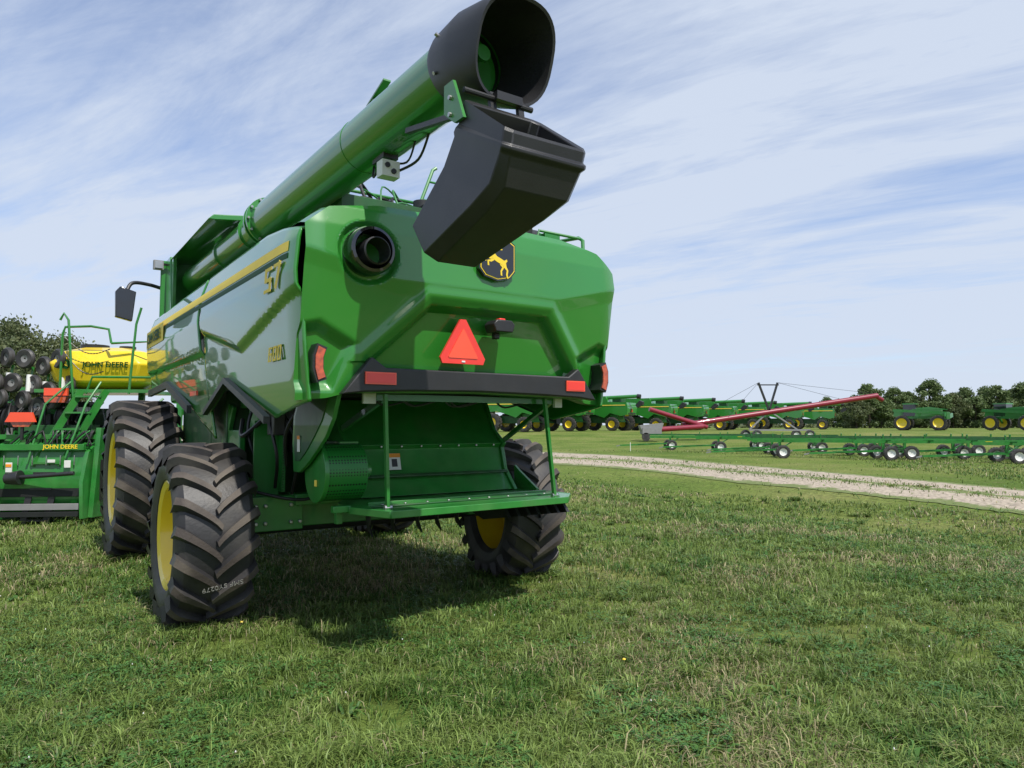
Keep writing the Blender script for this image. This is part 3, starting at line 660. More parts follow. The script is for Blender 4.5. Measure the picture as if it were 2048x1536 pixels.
g.box((-0.1,0.02,0.86),(2.5,0.26,0.24),GREENF); g.box((-1.12,-0.05,0.88),(0.50,0.34,0.30),GREENF); g.box((1.05,-0.05,0.88),(0.4,0.34,0.30),GREENF)
for x in(-1.28,-1.2,-0.98,-0.9):
    for z in(.80,.95): g.cyl((x,-0.22,z),(x,-0.245,z),0.018,STEEL,n=8)
g.cyl((-1.36,0,.77),(1.3,0,.77),0.09,BLACKP)
g.box((-0.35,-0.15,0.99),(1.2,0.2,0.1),GREENF)
g.curve([(-1.3,-.22,1.08),(-0.9,-.35,1.0),(-0.4,-.2,1.12),(0.4,-.3,0.95)],0.016,DIRTY)
g.build('rear_axle',H,bevel=0.008)
g=Geo(); g.box((0,3.83,1.0),(2.7,0.4,0.4),GREENF); g.build('front_axle',H,bevel=.01)
g=Geo(); g.box((-1.02,0.25,1.33),(0.03,0.75,0.55),PERF); g.box((-1.14,0.0,1.36),(0.22,0.03,0.66),PERF); g.build('perforated_guard',H)
g=Geo()
for P in ([(-1.2,-.2,1.75),(-1.15,-.35,1.4),(-1.1,-.15,1.1)],[(-1.1,-.25,1.8),(-1.0,-.45,1.45),(-.98,-.25,1.05)],[(-1.15,.3,1.9),(-1.25,.2,1.6),(-1.15,.1,1.2)],[(-1.0,-.6,1.85),(-1.1,-.45,1.6),(-1.05,-.3,1.3)]): g.curve(P,.016,DIRTY)
g.curve([(-1.2,-.1,1.7),(-1.3,.2,1.55),(-1.2,.6,1.7)],.02,DIRTY); g.build('hydraulic_hoses',H)
# chopper housing
g=Geo()
prof=[(-0.80,1.03),(-0.62,1.22),(-0.56,1.43),(-0.60,1.47),(-0.42,1.60),(-0.25,1.88),(0.2,1.88),(0.2,1.03)]
g.prism(prof,0,-0.60,1.00,GREENF)
g.prism([(p[0]-.03,p[1]) for p in prof],0,-0.64,-0.60,GREENF); g.prism([(p[0]-.03,p[1]) for p in prof],0,1.00,1.04,GREENF)
g.box((0.2,-0.72,1.20),(1.58,0.02,0.03),GREEND,Matrix.Rotation(R(-40),3,'X'))
for x in lin(-.5,.9,8): g.cyl((x,-.60,1.455),(x,-.615,1.455),.012,STEEL,n=8)
g.build('chopper_housing',H,bevel=0.008)
g=Geo(); q=Matrix.Rotation(R(-16),3,'X'); g.box((-0.18,-0.625,1.32),(0.12,0.006,0.15),LABELW,q); g.box((-0.18,-0.614,1.375),(0.12,0.006,0.035),LABELO,q); g.box((-0.18,-0.634,1.31),(0.05,0.006,0.07),BLACKP,q); g.build('warning_label',H)
g=Geo(); g.cyl((-1.04,-1.08,1.28),(-0.72,-1.08,1.28),0.225,PERF,n=40); g.cyl((-1.07,-1.08,1.28),(-1.035,-1.08,1.28),0.235,GREENF,n=40); g.box((-0.80,-0.95,1.45),(0.16,0.3,0.14),GREENF); g.cyl((-.75,-1.08,1.28),(-.62,-1.0,1.28),.07,GREENF,n=16)
g.box((-1.075,-1.12,1.20),(.008,.05,.05),YDECAL); g.build('belt_drum_guard',H,bevel=.004)
g=Geo()
P=[(-1.67,1.88),(-.80,1.88),(-.68,1.72),(-.66,1.5),(-.70,1.27),(-.84,1.27),(-1.02,1.34),(-1.23,1.45),(-1.42,1.56),(-1.57,1.70)]
g.prism(P,0,-1.115,-1.085,GREENF)
Pi=[(-1.50,1.86),(-.84,1.86),(-.74,1.72),(-.72,1.5),(-.75,1.36),(-.86,1.36),(-1.02,1.44),(-1.2,1.56),(-1.36,1.68)]
g.prism(Pi,0,-1.122,-1.114,GREEND)
g.box((-1.128,-.86,1.50),(.008,.06,.13),LABELW); g.box((-1.131,-.86,1.55),(.008,.06,.03),LABELO)
g.build('belt_shield',H,bevel=0.006)
g=Geo()
g.bar((-0.85,-1.5,1.86),(1.0,-1.5,1.86),0.04,0.05,GREENF); g.bar((-0.66,-0.6,1.62),(-0.66,-1.45,1.86),0.03,0.05,GREENF); g.bar((1.1,-0.5,1.5),(0.95,-1.48,1.86),0.03,0.04,GREENF)
g.box((-0.82,-1.53,1.86),(0.10,0.03,0.10),LABELW); g.box((0.98,-1.53,1.85),(0.08,0.03,0.09),LABELW)
for k in range(6):
    xx=random.uniform(-.8,.6); g.curve([(xx,-1.5,1.87),(xx+.15,-1.45,1.80),(xx+.4,-1.5,1.87)],0.009,DIRTY)
g.build('rear_brackets',H)
g=Geo(); TZ=1.015
tb=[(-0.86,-1.30),(-0.72,-1.72),(1.00,-1.64),(1.22,-1.40),(1.20,-0.62),(-0.62,-0.62),(-0.82,-0.95)]
g.prism(tb,2,TZ-.015,TZ+.005,GREENF)
for a,b in zip(tb,tb[1:]+tb[:1]): g.bar((a[0],a[1],TZ-.02),(b[0],b[1],TZ-.02),0.02,0.055,GREENF)
g.bar((-0.68,-1.2,TZ+.012),(1.15,-1.12,TZ+.012),0.03,0.02,GREENF); g.bar((-0.76,-1.45,TZ+.012),(1.1,-1.38,TZ+.012),0.02,0.012,GREEND)
for x in lin(-0.6,1.0,9): g.cyl((x,-1.3,TZ+.005),(x,-1.3,TZ+.014),0.014,STEEL,n=8)
g.box((-0.92,-1.25,TZ-.01),(0.14,0.06,0.05),GREENF); g.box((-0.90,-1.15,.95),(0.05,0.05,0.14),GREENF)
g.prism([(-.62,TZ),(-.62,1.25),(-.70,1.2),(-1.0,1.04),(-1.0,TZ)],0,1.14,1.17,GREENF)
g.build('tailboard',H,bevel=0.004)
for a,b in(((-0.73,-1.62,1.88),(-0.69,-1.60,TZ)),((0.78,-1.6,1.88),(0.92,-1.56,TZ))):
    g=Geo(); g.bar(a,b,0.035,0.025,GREENF,(1,0,0)); g.cyl((b[0]-.03,b[1],b[2]+.02),(b[0]+.03,b[1],b[2]+.02),.02,STEEL,n=8); g.build('support_strut',H)
g=Geo(); g.bar((-.6,-.85,.955),(1.2,-.85,.955),.05,.03,BLACKP)
for x in (-.5,-.28,-.05,.15,.36):
    t=random.uniform(-.04,.04)
    P=[(-0.86,0.96),(-0.78,0.96),(-0.76,0.86),(-0.80,0.76),(-0.90,0.71),(-0.84,0.80)]
    g.prism([(p[0]+t,p[1]) for p in P],0,x,x+0.012,BLACKP)
for x in lin(0.50,1.15,7):
    P=[(-1.35,0.97),(-0.8,0.97),(-0.75,0.88),(-1.05,0.80),(-1.45,0.86)]
    g.prism(P,0,x,x+0.03,BLACKP)
g.build('spreader_vanes',H)
# grain tank and auger cradle
g=Geo()
g.box((0.35,2.45,3.55),(1.9,3.3,0.9),GREEN); g.box((-0.62,3.2,3.35),(0.06,3.4,0.5),GREEND)
g.prism([(-1.28,4.00),(-1.22,4.06),(-0.55,4.14),(-0.55,4.08),(-1.20,4.00)],1,2.0,4.85,GREEN)
g.box((-0.9,4.84,3.55),(0.9,0.05,1.0),GREEN); g.box((-1.24,4.60,3.55),(0.05,0.55,0.95),GREEN)
g.prism([(4.3,3.16),(4.85,3.16),(4.85,4.05),(4.5,4.05)],0,-1.28,-1.22,GREEN)
g.box((-0.9,3.0,3.22),(0.8,3.6,0.06),GREEND)
g.box((-0.75,2.6,3.45),(0.3,0.5,0.3),GREEND)
for y in lin(2.2,3.4,4): g.cyl((-1.0,y,4.085),(-1.0,y,4.11),.02,STEEL,n=8)
g.build('grain_tank',H,bevel=0.008)
g=Geo()
g.box((0,5.6,3.0),(1.9,1.3,1.5),GLASS); g.box((0,5.6,3.85),(2.1,1.6,0.2),GREEN); g.box((0,5.6,2.15),(1.9,1.3,0.3),GREEN)
g.build('cab',H,bevel=0.05)
g=Geo(); g.prism([(-1.93,3.15),(-1.72,3.10),(-1.68,3.52),(-1.88,3.58),(-1.94,3.5)],1,4.62,4.72,BLACKG); g.curve([(-1.80,4.68,3.50),(-1.72,4.75,3.66),(-1.5,4.85,3.68),(-1.28,4.9,3.64)],0.028,BLACKP,8); g.build('mirror',H,bevel=0.01)
g=Geo(); g.box((-1.40,4.7,3.95),(0.13,0.08,0.13),GREY); g.box((-1.40,4.655,3.95),(0.10,0.02,0.10),STEEL); g.bar((-1.38,4.72,3.98),(-1.2,4.8,3.98),.03,.03,BLACKP); g.build('work_lamp',H)
# unloading auger
A0=Vector((-0.73,-2.85,3.905)); A1=Vector((-0.95,4.5,3.715))
def ax_(y): return A1+(A0-A1)*((y-A1.y)/(A0.y-A1.y))
g=Geo()
g.cyl(ax_(1.25),A0,0.216,GREEN,n=56,caps=False); g.cyl(ax_(4.4),ax_(1.25),0.185,GREEN,n=40,caps=True)
for y,rr,ln in((1.05,0.258,0.03),(1.14,0.258,0.03),(1.55,.205,.04),(2.6,.205,.04),(-1.30,0.220,0.015),(-2.78,0.226,0.04)):
    g.cyl(ax_(y+ln/2),ax_(y-ln/2),rr,GREEN,n=48)
for i in range(12):
    a=i*math.pi/6; p=ax_(1.03); g.cyl((p.x+.238*math.cos(a),p.y,p.z+.238*math.sin(a)),(p.x+.238*math.cos(a),p.y-.03,p.z+.238*math.sin(a)),.014,STEEL,n=6)
p=ax_(-1.45)+Vector((0,0,.212)); g.bar(p,p+Vector((0,-0.02,.10)),.05,.05,GREENF); g.bar(p+Vector((0,.08,.08)),p+Vector((0,-.24,.17)),.06,.015,GREENF)
auger=g.build('unloading_auger',H,ang=40)
g=Geo(); 
p=ax_(-1.75)+Vector((0,0,-.24)); g.box(p+Vector((-.02,0,-.10)),(.14,.10,.12),LABELW); g.cyl(p+Vector((-.05,-.05,-.08)),p+Vector((-.05,-.06,-.08)),.02,BLACKP); g.cyl(p+Vector((.0,-.05,-.12)),p+Vector((.0,-.06,-.12)),.02,BLACKP)
g.box(p+Vector((0,.1,.02)),(.12,.2,.05),BLACKP)
g.curve([p+Vector((0,.3,.03)),p+Vector((-.05,.2,-.1)),p+Vector((-.06,.05,-.06))],.01,DIRTY,6); g.curve([p+Vector((.05,-.02,-.1)),p+Vector((.1,-.25,-.07)),p+Vector((.08,-.45,.05))],.01,DIRTY,6); g.curve([p+Vector((.0,.1,0)),p+Vector((.08,-.1,-.05)),p+Vector((.05,-.3,.04))],.008,DIRTY,6)
g.build('auger_lamp',auger)
def ringsec(cx,cy,cz,rx,rz,tilt,n=40,sq=0.75):
    out=[]
    for i in range(n):
        t=2*math.pi*i/n; c=math.cos(t);s_2=math.sin(t)
        x=math.copysign(abs(c)**sq,c)*rx; z=math.copysign(abs(s_2)**sq,s_2)*rz
        out.append((cx+x,cy-z*tilt,cz+z))
    return out
g=Geo()
c0=ax_(-2.80)
g.loft([ringsec(c0.x,-2.70,c0.z,.234,.234,0,sq=1),ringsec(c0.x,-2.74,c0.z,.242,.244,0.02,sq=.95),ringsec(-0.71,-2.95,3.885,.266,.280,.15,sq=.85),ringsec(-0.665,-3.18,3.835,.276,.290,.32),ringsec(-0.655,-3.225,3.83,.268,.282,.34),ringsec(-0.655,-3.22,3.83,.252,.266,.34),ringsec(-0.70,-2.98,3.87,.244,.255,.2,sq=.85),ringsec(c0.x,-2.83,c0.z,.222,.222,0.02,sq=1)],BLACKP,caps=(False,False))
for a in (0.6,2.6,3.6,5.6): g.cyl((c0.x+.235*math.cos(a),-2.79,c0.z+.235*math.sin(a)),(c0.x+.265*math.cos(a),-2.79,c0.z+.265*math.sin(a)),.012,STEEL,n=8)
g.cyl(ax_(-2.2),ax_(-2.84),.2105,DARK,n=40,caps=False)
g.build('auger_end_hood',auger,ang=50)
g=Geo(); g.cyl(ax_(-1.0),ax_(-2.85),.03,GREENF,n=12); g.cyl(ax_(-2.78),ax_(-2.86),.06,GREENF,n=16); g.cyl(ax_(-2.84),ax_(-2.95),.035,GREEN,n=12); g.cyl(ax_(-2.95),ax_(-2.98),.05,GREEN,n=12)
pts=[]
for i in range(60):
    t=i/59; y=-1.9-0.85*t; c=ax_(y); a=t*2*math.pi*2.2
    pts.append((c+Vector((.03*math.cos(a),0,.03*math.sin(a))),c+Vector((.195*math.cos(a),0,.195*math.sin(a)))))
g.add([q for pr in pts for q in pr],[(2*i,2*i+2,2*i+3,2*i+1) for i in range(59)],GREEND)
g.build('auger_flighting',auger,recalc=False)
def rect(x0,x1,ya,za,yb,zb,ch=.04):
    def P(x,t): return (x,ya+(yb-ya)*t,za+(zb-za)*t)
    L_=math.hypot(yb-ya,zb-za); c=ch/L_
    return [P(x0+ch,0),P(x1-ch,0),P(x1,c),P(x1,1-c),P(x1-ch,1),P(x0+ch,1),P(x0,1-c),P(x0,c)]
g=Geo()
out_=[rect(-0.97,-0.43,-3.59,3.165,-3.13,3.50),rect(-0.975,-0.42,-3.595,3.145,-3.10,3.46),rect(-0.975,-0.425,-3.58,3.09,-3.07,3.38),rect(-0.985,-0.415,-3.595,3.075,-3.05,3.36),rect(-0.985,-0.415,-3.59,3.055,-3.03,3.34),rect(-0.975,-0.43,-3.565,3.04,-3.02,3.32),
      rect(-0.985,-0.45,-3.50,2.89,-2.90,3.18,.06),rect(-1.0,-0.50,-3.34,2.80,-2.83,3.12,.07),rect(-1.02,-0.62,-2.82,2.62,-2.58,2.93,.07)]
inn=[rect(-1.00,-0.64,-2.84,2.65,-2.60,2.91,.05),rect(-0.94,-0.46,-3.53,3.05,-3.06,3.30,.04),rect(-0.945,-0.455,-3.565,3.17,-3.15,3.475)]
g.loft(out_+inn+[out_[0]],BLACKP,caps=(False,False))
g.build('auger_spout',auger,ang=28,bevel=0.006)
g=Geo()
g.prism([(-3.08,3.62),(-2.98,3.62),(-2.98,3.45),(-3.10,3.36),(-3.20,3.36)],0,-1.0,-0.98,GREENF)
g.cyl((-0.95,-3.12,3.56),(-0.47,-3.12,3.56),.018,BLACKP,n=10); g.box((-0.66,-3.14,3.57),(.18,.05,.05),BLACKP)
g.bar((-0.75,-3.10,3.60),(-0.75,-3.12,3.46),.03,.04,BLACKP,(1,0,0)); g.bar((-0.55,-3.10,3.60),(-0.55,-3.12,3.46),.03,.04,BLACKP,(1,0,0))
g.bar((-0.85,-2.2,3.66),(-0.85,-3.0,3.5),.035,.035,BLACKP)
for z in(3.42,3.52): g.cyl((-1.0,-3.06,z),(-1.015,-3.06,z),.014,STEEL,n=8)
g.build('spout_hinge',auger)
# deck equipment
g=Geo()
g.box((-0.25,-0.2,3.52),(0.9,0.8,0.36),GREEND); g.box((0.45,0.0,3.55),(0.5,0.9,0.5),DARK); g.cyl((-0.3,-.7,3.45),(0.1,-.7,3.45),.12,BLACKP,n=20); g.cyl((0.3,-.2,3.5),(0.3,-.2,3.9),.09,BLACKP,n=16)
g.cyl((-0.45,-.5,3.3),(-0.45,-.5,3.72),.07,DIRTY)
g.box((-0.20,.5,3.80),(.34,.3,.42),GREENF); g.cyl((.16,.38,3.92),(.16,.50,3.92),.15,BLACKP,n=24); g.cyl((.16,.36,3.92),(.16,.38,3.92),.07,GREEND,n=16); g.box((.45,.45,3.85),(.2,.2,.35),GREEND)
g.box((-0.06,0.33,3.86),(0.12,0.02,0.16),LABELW); g.box((-0.06,0.318,3.91),(0.12,0.01,0.04),LABELO)
for k in range(14):
    x=random.uniform(-.6,.4); g.curve([(x,-.1,3.6),(x+random.uniform(-.1,.1),.1,random.uniform(3.8,4.1)),(x+random.uniform(.1,.4),.25,3.95),(x+random.uniform(.2,.5),.3,3.6)],random.uniform(.008,.018),random.choice([DIRTY,GREENF,DIRTY]))
g.box((1.0,-0.3,3.45),(0.5,1.2,0.28),GREEND); g.cyl((0.9,-.9,3.5),(1.2,-.9,3.5),.09,BLACKP,n=18)
for k in range(12):
    y=-1.0+.12*k; g.curve([(0.75,y,3.35),(0.8+random.uniform(-.1,.1),y,random.uniform(3.5,3.8)),(1.1,y+random.uniform(-.1,.1),random.uniform(3.5,3.7)),(1.25,y,3.4)],random.uniform(.008,.016),random.choice([DIRTY,GREENF]))
g.box((0.85,-1.1,3.42),(.2,.2,.24),DARK); g.box((1.15,-1.15,3.38),(.18,.2,.18),GREENF); g.box((.72,-.7,3.55),(.2,.2,.4),GREENF); g.box((1.0,-.5,3.62),(.16,.3,.2),BLACKP)
g.build('engine_deck',H,bevel=0.006)
g=Geo()
def rail(P,r=.018): g.tube(P,r,GREENF)
rail([(-0.75,0.3,3.4),(-0.75,0.3,4.0),(-0.70,0.3,4.05),(0.5,0.3,4.05),(0.55,0.3,4.0),(0.55,0.3,3.4)])
rail([(0.1,-.2,3.4),(0.42,-.2,4.25),(0.46,-.2,4.28)]); rail([(0.3,-.2,3.4),(0.62,-.2,4.25)])
for t in lin(.15,.85,4): rail([(0.1+.32*t,-.2,3.4+.85*t),(0.3+.32*t,-.2,3.4+.85*t)],.012)
rail([(1.36,-1.45,3.2),(1.38,-1.42,3.40),(1.38,-1.36,3.44),(1.38,-0.3,3.55),(1.36,-0.25,3.3)]); rail([(1.38,-0.9,3.3),(1.38,-0.9,3.5)])
rail([(0.55,-0.9,3.35),(0.6,-0.9,3.66),(0.65,-0.9,3.68),(1.35,-0.9,3.54)]); rail([(0.9,-1.3,3.3),(0.95,-1.3,3.46),(1.36,-1.4,3.42)],.014)
g.build('deck_handrail',H)
# ================================================================== LEFT: planter
PL=empty('crop_planter',(-7.5,13.3,0),R(6),'green crop planter with yellow seed tank and row units','planter')
g=Geo()
def hexsec(z,w_,d,ch): 
    return [(-w_+ch,-d,z),(w_-ch,-d,z),(w_,-d+ch,z),(w_,d-ch,z),(w_-ch,d,z),(-w_+ch,d,z),(-w_,d-ch,z),(-w_,-d+ch,z)]
g.loft([hexsec(2.28,.45,.35,.1),hexsec(2.42,.78,.6,.12),hexsec(2.75,.9,.7,.15),hexsec(2.98,.75,.6,.2),hexsec(3.06,.45,.4,.15)],YELLOW)
tank=g.build('seed_tank',PL,bevel=0.03,seg=3)
g=Geo(); g.cyl((-.28,-.1,3.04),(-.28,-.1,3.13),.24,BLACKP,n=24); g.cyl((.3,-.1,3.04),(.3,-.1,3.11),.14,BLACKP,n=20); g.build('tank_lid',tank)
text('JOHN DEERE',0.135,(0.18,-0.712,2.72),'rear',GDECAL,'maker_lettering',tank,off=0.003)
g=Geo(); g.prism([(-.60,2.66),(-.46,2.64),(-.40,2.74),(-.46,2.82),(-.60,2.82),(-.64,2.74)],1,-.712,-.70,GDECAL); g.prism([(-.58,2.69),(-.50,2.71),(-.45,2.68),(-.48,2.77),(-.56,2.79)],1,-.717,-.711,YELLOW); g.build('tank_emblem',tank,smooth=False)
g=Geo()
g.bar((-3.5,0,1.15),(3.0,0,1.15),.25,.25,GREENF); g.bar((-3.5,.7,1.25),(3.0,.7,1.25),.18,.18,GREENF); g.bar((-3,0.2,1.9),(2.2,.2,1.9),.12,.12,GREENF)
for x in(-2.6,-1.6,-.7,.5,1.2): g.bar((x,0,1.1),(x,.1,2.35),.08,.1,GREENF)
g.box((0,-0.2,2.25),(1.9,1.2,.06),GREENF); g.box((0,.2,1.7),(1.2,.6,.5),GREEND); g.box((0.2,.1,1.25),(1.5,.5,.8),DARK); g.box((-1.4,.6,1.5),(1.6,.3,1.2),DARK)
for k in range(40):
    x=random.uniform(-1.9,1.1); z=random.uniform(1.2,2.2); g.curve([(x,-.3,z),(x+random.uniform(-.2,.2),-.5,z-.3),(x+random.uniform(-.3,.3),-.35,z-.6)],random.uniform(.01,.022),random.choice([DIRTY,DIRTY,BLACKP,GREENF,GREY]),6,4)
for k in range(14):
    x=random.uniform(-1.2,1.0); z=random.uniform(1.5,2.15); g.box((x,-.45,z),(random.uniform(.06,.2),.1,random.uniform(.06,.2)),random.choice([GREENF,BLACKP,GREEND,LABELW,GREENF]))
g.build('planter_frame',PL)
for i in range(5):
    x=-1.75+0.30*i+random.uniform(-.03,.03)
    g=Geo(); zt=random.uniform(-.08,.08)
    g.bar((x,0,1.2),(x,-.55,2.0+zt),.06,.1,GREENF); g.box((x,-.45,1.75+zt),(.2,.3,.35),BLACKP); g.bar((x-.08,-.5,2.0+zt),(x-.03,-.45,2.65+zt),.025,.04,GREENF); g.box((x,-.4,1.35),(.16,.24,.4),GREENF)
    g.cyl((x-.02,-.6,2.2+zt),(x-.02,-.58,2.5+zt),.045,WHITE,n=12); g.cyl((x+.05,-.62,1.2),(x+.05,-.62,1.6),.05,GREY,n=12)
    for k in range(4): g.curve([(x,-.5,2.1),(x+random.uniform(-.15,.15),-.75,1.8),(x+random.uniform(-.1,.1),-.6,1.4)],.014,DIRTY,6,4)
    ru_=g.build('row_unit',PL)
    for dz,dx in((2.78,-.06),(2.32,.08),(2.05,-.1)):
        q=Geo(); q.lathe([(-.04,.07),(-.05,.15),(-.02,.175),(.02,.175),(.05,.15),(.04,.07)],RUBBER,c=(0,0,0),n=24); q.lathe([(-.03,.07),(-.02,.02),(.02,.02),(.03,.07)],GREY,n=16)
        o=q.build('closing_wheel',ru_,(x+dx,-.62+random.uniform(-.06,.06),dz+zt)); o.rotation_euler=(0,0,R(random.uniform(50,80)))
g=Geo()
def rl2(P,r=.022): g.tube(P,r,GREENF,8)
rl2([(-.55,-.75,2.25),(-.52,-.78,3.25),(-.48,-.78,3.38),(-.05,-.78,3.40),(0.25,-.78,3.35),(.3,-.78,3.1)]); rl2([(-.30,-.8,2.1),(-.42,-.8,3.5),(-.50,-.8,3.62),(-.56,-.8,3.5)])
rl2([(.3,-.78,3.1),(1.0,-.7,3.15),(1.05,-.7,2.2)]); rl2([(.62,-.78,2.2),(.70,-.75,3.45),(.78,-.75,3.75)]); rl2([(-.1,-.78,2.2),(.0,-.78,2.5),(1.0,-.72,2.5)])
for a,b in(((-.48,-.8,3.2),(.3,-.8,3.0)),((-.45,-.8,2.9),(.2,-.8,2.6))):
    n_=16
    for i in range(n_):
        t=i/n_; p=Vector(a).lerp(Vector(b),t); p.z-=.18*math.sin(math.pi*t); q=Vector(a).lerp(Vector(b),t+1/n_*.8); q.z-=.18*math.sin(math.pi*(t+.8/n_)); g.tube([p,q],.010,BLACKP,5)
g.build('platform_handrail',PL)
g=Geo()
for dx in(0,.42): g.bar((-.15+dx,-.85,2.25),(-.62+dx,-1.35,.95),.05,.11,GREENF)
for t in lin(.08,.95,5):
    g.box((-.15-.47*t+.21,-.85-.5*t,2.25-1.3*t),(.42,.16,.03),GREENF)
for dx in(0,.36): g.bar((-.58+dx,-1.33,1.0),(-.74+dx,-1.38,.02),.03,.10,BLACKP)
for t in lin(.15,.95,4): g.box((-.58-.16*t+.18,-1.34,1.0-.98*t),(.34,.13,.03),BLACKP)
g.tube([(-.7,-1.4,1.0),(-.55,-1.2,2.0),(-.3,-.9,2.4)],.018,GREENF); g.tube([(-.1,-1.4,1.1),(.1,-1.2,2.0),(.2,-.9,2.4)],.018,GREENF)
g.build('boarding_ladder',PL)
x,z,w_=-.52,2.16,.38
g=Geo(); g.prism([(x-w_/2,z),(x+w_/2,z),(x+w_/2,z+.13),(x-w_/2,z+.13)],1,-.95,-.90,REDO); g.prism([(x-w_/2+.03,z-.12),(x+w_/2-.03,z-.12),(x+w_/2,z-.02),(x-w_/2,z-.02)],1,-.97,-.90,LAMPR); g.box((x,-.88,z),(w_,.04,.26),BLACKP); g.build('marker_lamp',PL)
LI=empty('harvest_header',(-8.0,12.25,0),R(6),'low green harvesting header parked on grass beside the planter','header')
g=Geo()
g.prism([(-.35,.35),(-.42,.7),(-.30,1.22),(0,1.35),(.5,1.35),(.7,.5),(.5,.2),(-.2,.15)],0,-.55,.80,GREENF)
g.prism([(-.55,.10),(-.62,.75),(-.45,1.25),(0,1.42),(.6,1.4),(.75,.4),(.4,.02)],0,-.62,-.55,GREENF); g.prism([(-.5,.10),(-.55,.7),(-.38,1.2),(0,1.38),(.6,1.36),(.7,.4),(.4,.05)],0,.80,.86,GREENF)
g.prism([(-.62,.15),(-.66,.8),(-.5,1.2),(.2,1.0),(.4,.1)],0,-.95,-.85,GREENF)
g.box((.1,-.36,1.28),(1.38,.08,.10),GREENF); g.box((.1,-.46,.30),(1.35,.06,.10),GREY); g.box((.1,-.45,.18),(1.35,.10,.08),DARK); g.box((.1,-.38,.55),(1.3,.04,.18),DARK)
g.cyl((-.3,-.50,.78),(.75,-.62,.86),.035,BLACKP,n=14); g.cyl((-.35,-.50,.77),(-.12,-.52,.79),.09,BLACKP,r1=.12,n=18)
g.box((-.35,-.44,.95),(.10,.02,.16),LABELW); g.box((-.35,-.452,.98),(.09,.01,.05),LABELO); g.box((.55,-.42,1.0),(.10,.02,.12),LABELW); g.box((.3,-.43,1.05),(.12,.015,.05),LABELW)
for k in range(24):
    x=random.uniform(-.5,.8); g.curve([(x,-.1,1.35),(x+.1,-.3,1.55),(x+random.uniform(-.2,.25),-.35,1.3)],.014,random.choice([DIRTY,DIRTY,GREENF]),6,4)
g.box((.1,.2,1.5),(1.2,.3,.3),GREEND); g.bar((-.9,-.2,1.45),(.9,-.2,1.45),.08,.08,GREENF); g.bar((.9,-.3,.1),(.95,-.2,1.6),.1,.08,GREENF); g.bar((1.25,-.1,.05),(1.2,0,1.5),.1,.1,GREENF); g.box((1.1,.1,.7),(.5,.1,.7),DARK)
for i in range(6): g.box((-.45+.22*i,-.405,1.06),(.015,.02,.16),STEEL)
hd=g.build('header_body',LI,bevel=0.008)
text('JOHN DEERE',0.095,(.42,-0.405,1.285),'rear',YELLOW,'maker_lettering',LI,off=0.002)
g=Geo(); g.prism([(-.42,1.78),(.02,1.78),(-.08,1.62),(-.32,1.62)][::-1],1,-.42,-.36,LAMPR); g.prism([(-.44,1.70),(.04,1.70),(-.02,1.86),(-.36,1.86)],1,-.45,-.41,REDO); g.bar((-.2,-.38,1.4),(-.2,-.38,1.7),.04,.04,BLACKP); g.build('marker_lamp',LI)
# ================================================================== BACKGROUND combines
def far_combine_parts():
    g=Geo()
    g.prism([(-1.75,1.85),(-1.85,2.7),(-1.7,3.25),(0.6,3.35),(0.9,4.0),(4.2,4.0),(4.4,3.3),(4.9,3.2),(4.9,2.1),(3.5,2.2),(2.1,1.85),(1.1,1.5),(.35,2.05),(-1.0,1.7)],0,-1.4,1.4,GREEN)
    g.box((0,2.4,1.3),(1.8,3.8,.8),GREEND); g.prism([(-1.2,1.0),(-.6,1.1),(-.3,1.9),(.6,1.9),(.6,1.0)],0,-.9,.9,GREENF); g.box((0,-.2,3.55),(1.6,1.0,.4),GREEND)
    g.box((1.42,1.6,2.95),(.02,6.3,.09),YDECAL); g.box((-1.42,1.6,2.95),(.02,6.3,.09),YDECAL); g.box((0,5.55,2.0),(1.8,1.3,.4),GREEN); g.box((0,5.5,3.85),(2.1,1.7,.2),GREEN)
    g.box((0,-1.80,2.0),(2.0,.06,.14),BLACKP)
    body=g
    c=Geo(); c.box((0,5.5,3.0),(1.9,1.4,1.6),GLASS)
    a=Geo(); a.cyl((-.95,4.4,3.75),(-.73,-2.8,3.95),.21,GREEN,n=16); a.cyl((-.73,-2.75,3.95),(-.7,-3.15,3.9),.26,BLACKP,n=16); a.prism([(-3.5,3.3),(-3.1,3.45),(-2.6,2.95),(-2.8,2.65),(-3.45,2.95)],0,-.98,-.45,BLACKP)
    s=Geo(); s.prism(tri(-.15,2.35,.22,.38,.05),1,-1.90,-1.86,REDO)
    return body,c,a,s
FB=[x.build(n) for x,n in zip(far_combine_parts(),('machine_body','cab','unloading_auger','slow_vehicle_triangle'))]
def simple_wheel(r,w_,rim,mat=YELLOW):
    g=Geo(); h=w_/2; g.lathe([(-h*.8,rim),(-h,r*.8),(-h*.85,r*.97),(0,r),(h*.85,r*.97),(h,r*.8),(h*.8,rim)],RUBBER,n=26)
    for i in range(18):
        a=2*math.pi*i/18
        for sd in(-1,1):
            M=Matrix.Rotation(a+(.17 if sd>0 else 0),3,'X'); g.box(M@Vector((sd*h*.5,0,r)),(h*.9,.05*r,.06*r),LUGTIP,M@Matrix.Rotation(sd*.5,3,'Z'))
    g.lathe([(-h*.8,rim),(-h*.3,rim*.8),(-h*.2,.02),(h*.2,.02),(h*.3,rim*.8),(h*.8,rim)],mat,n=24); return g
wf=simple_wheel(1.0,.7,.52).build('wheel'); wr=simple_wheel(.78,.55,.4).build('wheel')
